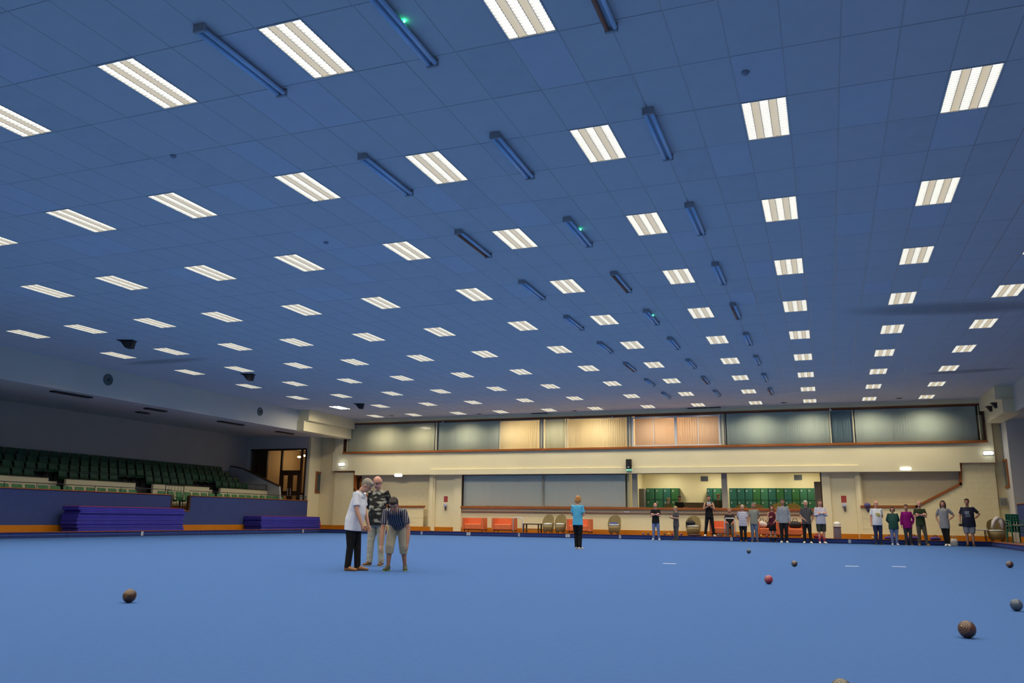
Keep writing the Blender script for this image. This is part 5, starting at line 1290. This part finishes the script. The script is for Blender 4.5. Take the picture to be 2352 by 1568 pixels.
onl(1776, 1161, .2, 'person in dark red strap top and black skirt before the orange sofa', cl('wine', (.10, .015, .03)), None, blacksh, h_brown, skin=0, w=.95, Y=39.2, sleeve='none', arms=('front', 'clasp'), legs='slim', extras=(('skirt', blackcl),), socks=blackcl, hairstyle='bob')
onl(1802, 1146, -.05, 'tall person in grey sweatshirt and black trousers, centre of the far line', ltgrey, blackcl, whitesh, h_brown, skin=1, sleeve='long', arms=('down', 'down'), w=1.08, Y=38.6)
onl(1855, 1150, .05, 'person in charcoal polo and black trousers with white shoes', greycl, blackcl, whitesh, h_white, skin=0, arms=('clasp', 'pocket'), stance=((-.07, 0), (.075, 0)), w=1.05, extras=(('collar', greycl),))
onl(1888, 1148, .3, 'person in lilac white shirt and dark shorts with red socks, rightmost before the bin', cl('lilac_white', (.52, .50, .58), .05), cl('dark_olive', (.045, .05, .038)), whitesh, h_brown, skin=2, sleeve='long', arms=('crossed', 'crossed'), legs='shorts', socks=cl('red_sock', (.30, .04, .06)), w=1.12, belly=.02)
onl(2018, 1151, .25, 'person in white t-shirt with yellow print and navy trousers, left of the right group', whitecl, navycl, blacksh, h_grey, skin=2, arms=('down', 'behind'), w=1.12, belly=.02, hairstyle='fringe', extras=(('print', mat('print_yellow', (.62, .50, .12), .8), [(-.05, .05, .20, .225), (-.035, .06, .17, .19), (-.02, .05, .145, .158)]),))
onl(2055, 1164, .1, 'shorter person in dark green top, blue jeans and white shoes', cl('bottle_green', (.025, .075, .06)), jean, whitesh, h_brown, skin=0, w=1.22, belly=.02, arms=('behind', 'behind'), sleeve='long', hem=.03, hairstyle='bob')
onl(2087, 1159, .1, 'person in magenta top and dark grey trousers', cl('magenta', (.24, .008, .16)), cl('dark_grey', (.055, .058, .06)), brownsh, h_brown, skin=1, w=1.05, Y=39.2, arms=('down', 'pocket'), sleeve='long', hem=.04)
onl(2118, 1151, .1, 'person in dark green t-shirt with crossed arms and brown trousers', cl('forest', (.03, .045, .022)), cl('taupe', (.085, .075, .055)), tansh, h_brown, skin=2, arms=('crossed', 'crossed'), stance=((-.06, 0), (.10, .03)), hairstyle='fringe')
onl(2173, 1150, -.05, 'long-haired person in white and grey t-shirt and black leggings, hand on hip', cl('grey_tee', (.26, .26, .28)), blackcl, whitesh, h_brown, skin=0, arms=('pocket', 'hip'), legs='slim', hem=.06, hairstyle='long', extras=(('collar', cl('white_yoke', (.55, .53, .5))),), stance=((-.0, 0), (.05, .04)))
onl(2229, 1146, -.1, 'broad person in navy t-shirt with pale print and grey shorts, rightmost of all', cl('navy_tee', (.020, .022, .042)), cl('short_grey', (.24, .25, .28)), mat('shoe_dark_brown', (.05, .03, .02), .6), h_dark, skin=1, w=1.28, belly=.03, arms=('bowlside', 'hip'), legs='shorts', hem=.03, extras=(('print', mat('print_pale_blue', (.34, .40, .48), .8), [(-.05, .035, .215, .235), (-.055, .03, .185, .205), (-.04, .045, .155, .167), (-.05, .05, .125, .135)]), ('held', -1, 'brown')))
# --- seated onlooker on the sofa, and people inside the locker room
P = fy(1677, 1215, YB-.22)
person((P.x, P.y, BANK), .1, 1.72, 'seated person in dark top on the orange sofa, arms on knees', cl('dark_brown_top', (.035, .03, .028)), cl('seated_grey', (.12, .12, .11)), blacksh, h_blond, skin=0, sit=.27, arms=('lap', 'lap'), lean=.30, stance=((-.06, .25), (.06, .25)), vox=.0125)
P = fy(1533, 1150, YL+.9)
person((P.x, P.y, FLR), 2.6, 1.62, 'sandy-haired person in olive top seated inside the locker room by the window', cl('olive_top', (.14, .12, .05)), navycl, blacksh, h_blond, skin=0, sit=.27, arms=('lap', 'lap'), lean=.1, stance=((-.06, .25), (.06, .25)), vox=.014)
P = fy(1559, 1150, YL+1.1)
person((P.x, P.y, FLR), .5, 1.74, 'dark-haired person in black top seated inside the locker room', blackcl, navycl, blacksh, h_dark, skin=1, sit=.28, arms=('lap', 'lap'), lean=.2, stance=((-.06, .25), (.06, .25)), vox=.014)
P = fy(1650, 1150, YL+.9)
person((P.x, P.y, FLR), .2, 1.74, 'person in straw cap and dark green top behind the locker room window', cl('khaki_dark', (.05, .05, .025)), navycl, blacksh, mat('hat_straw', (.30, .20, .06), .8), skin=1, sleeve='long', hairstyle='cap', vox=.014, sit=.33, arms=('lap', 'lap'), stance=((-.06, .25), (.06, .25)))
for k, px in enumerate((1704, 1741, 1787, 1824)):
    rattan_chair(px, 'yellow rattan chair back showing above the sill inside the locker room, %s from left' % ORD[k], y=YL+.75, wpx=(32, 34, 32, 36)[k], mt=rattan_l if k > 1 else rattan, cush=None, z=FLR, zs=1.05 if k < 2 else 1.12)
for o in list(SC.objects):
    if o.type == 'LIGHT': pass
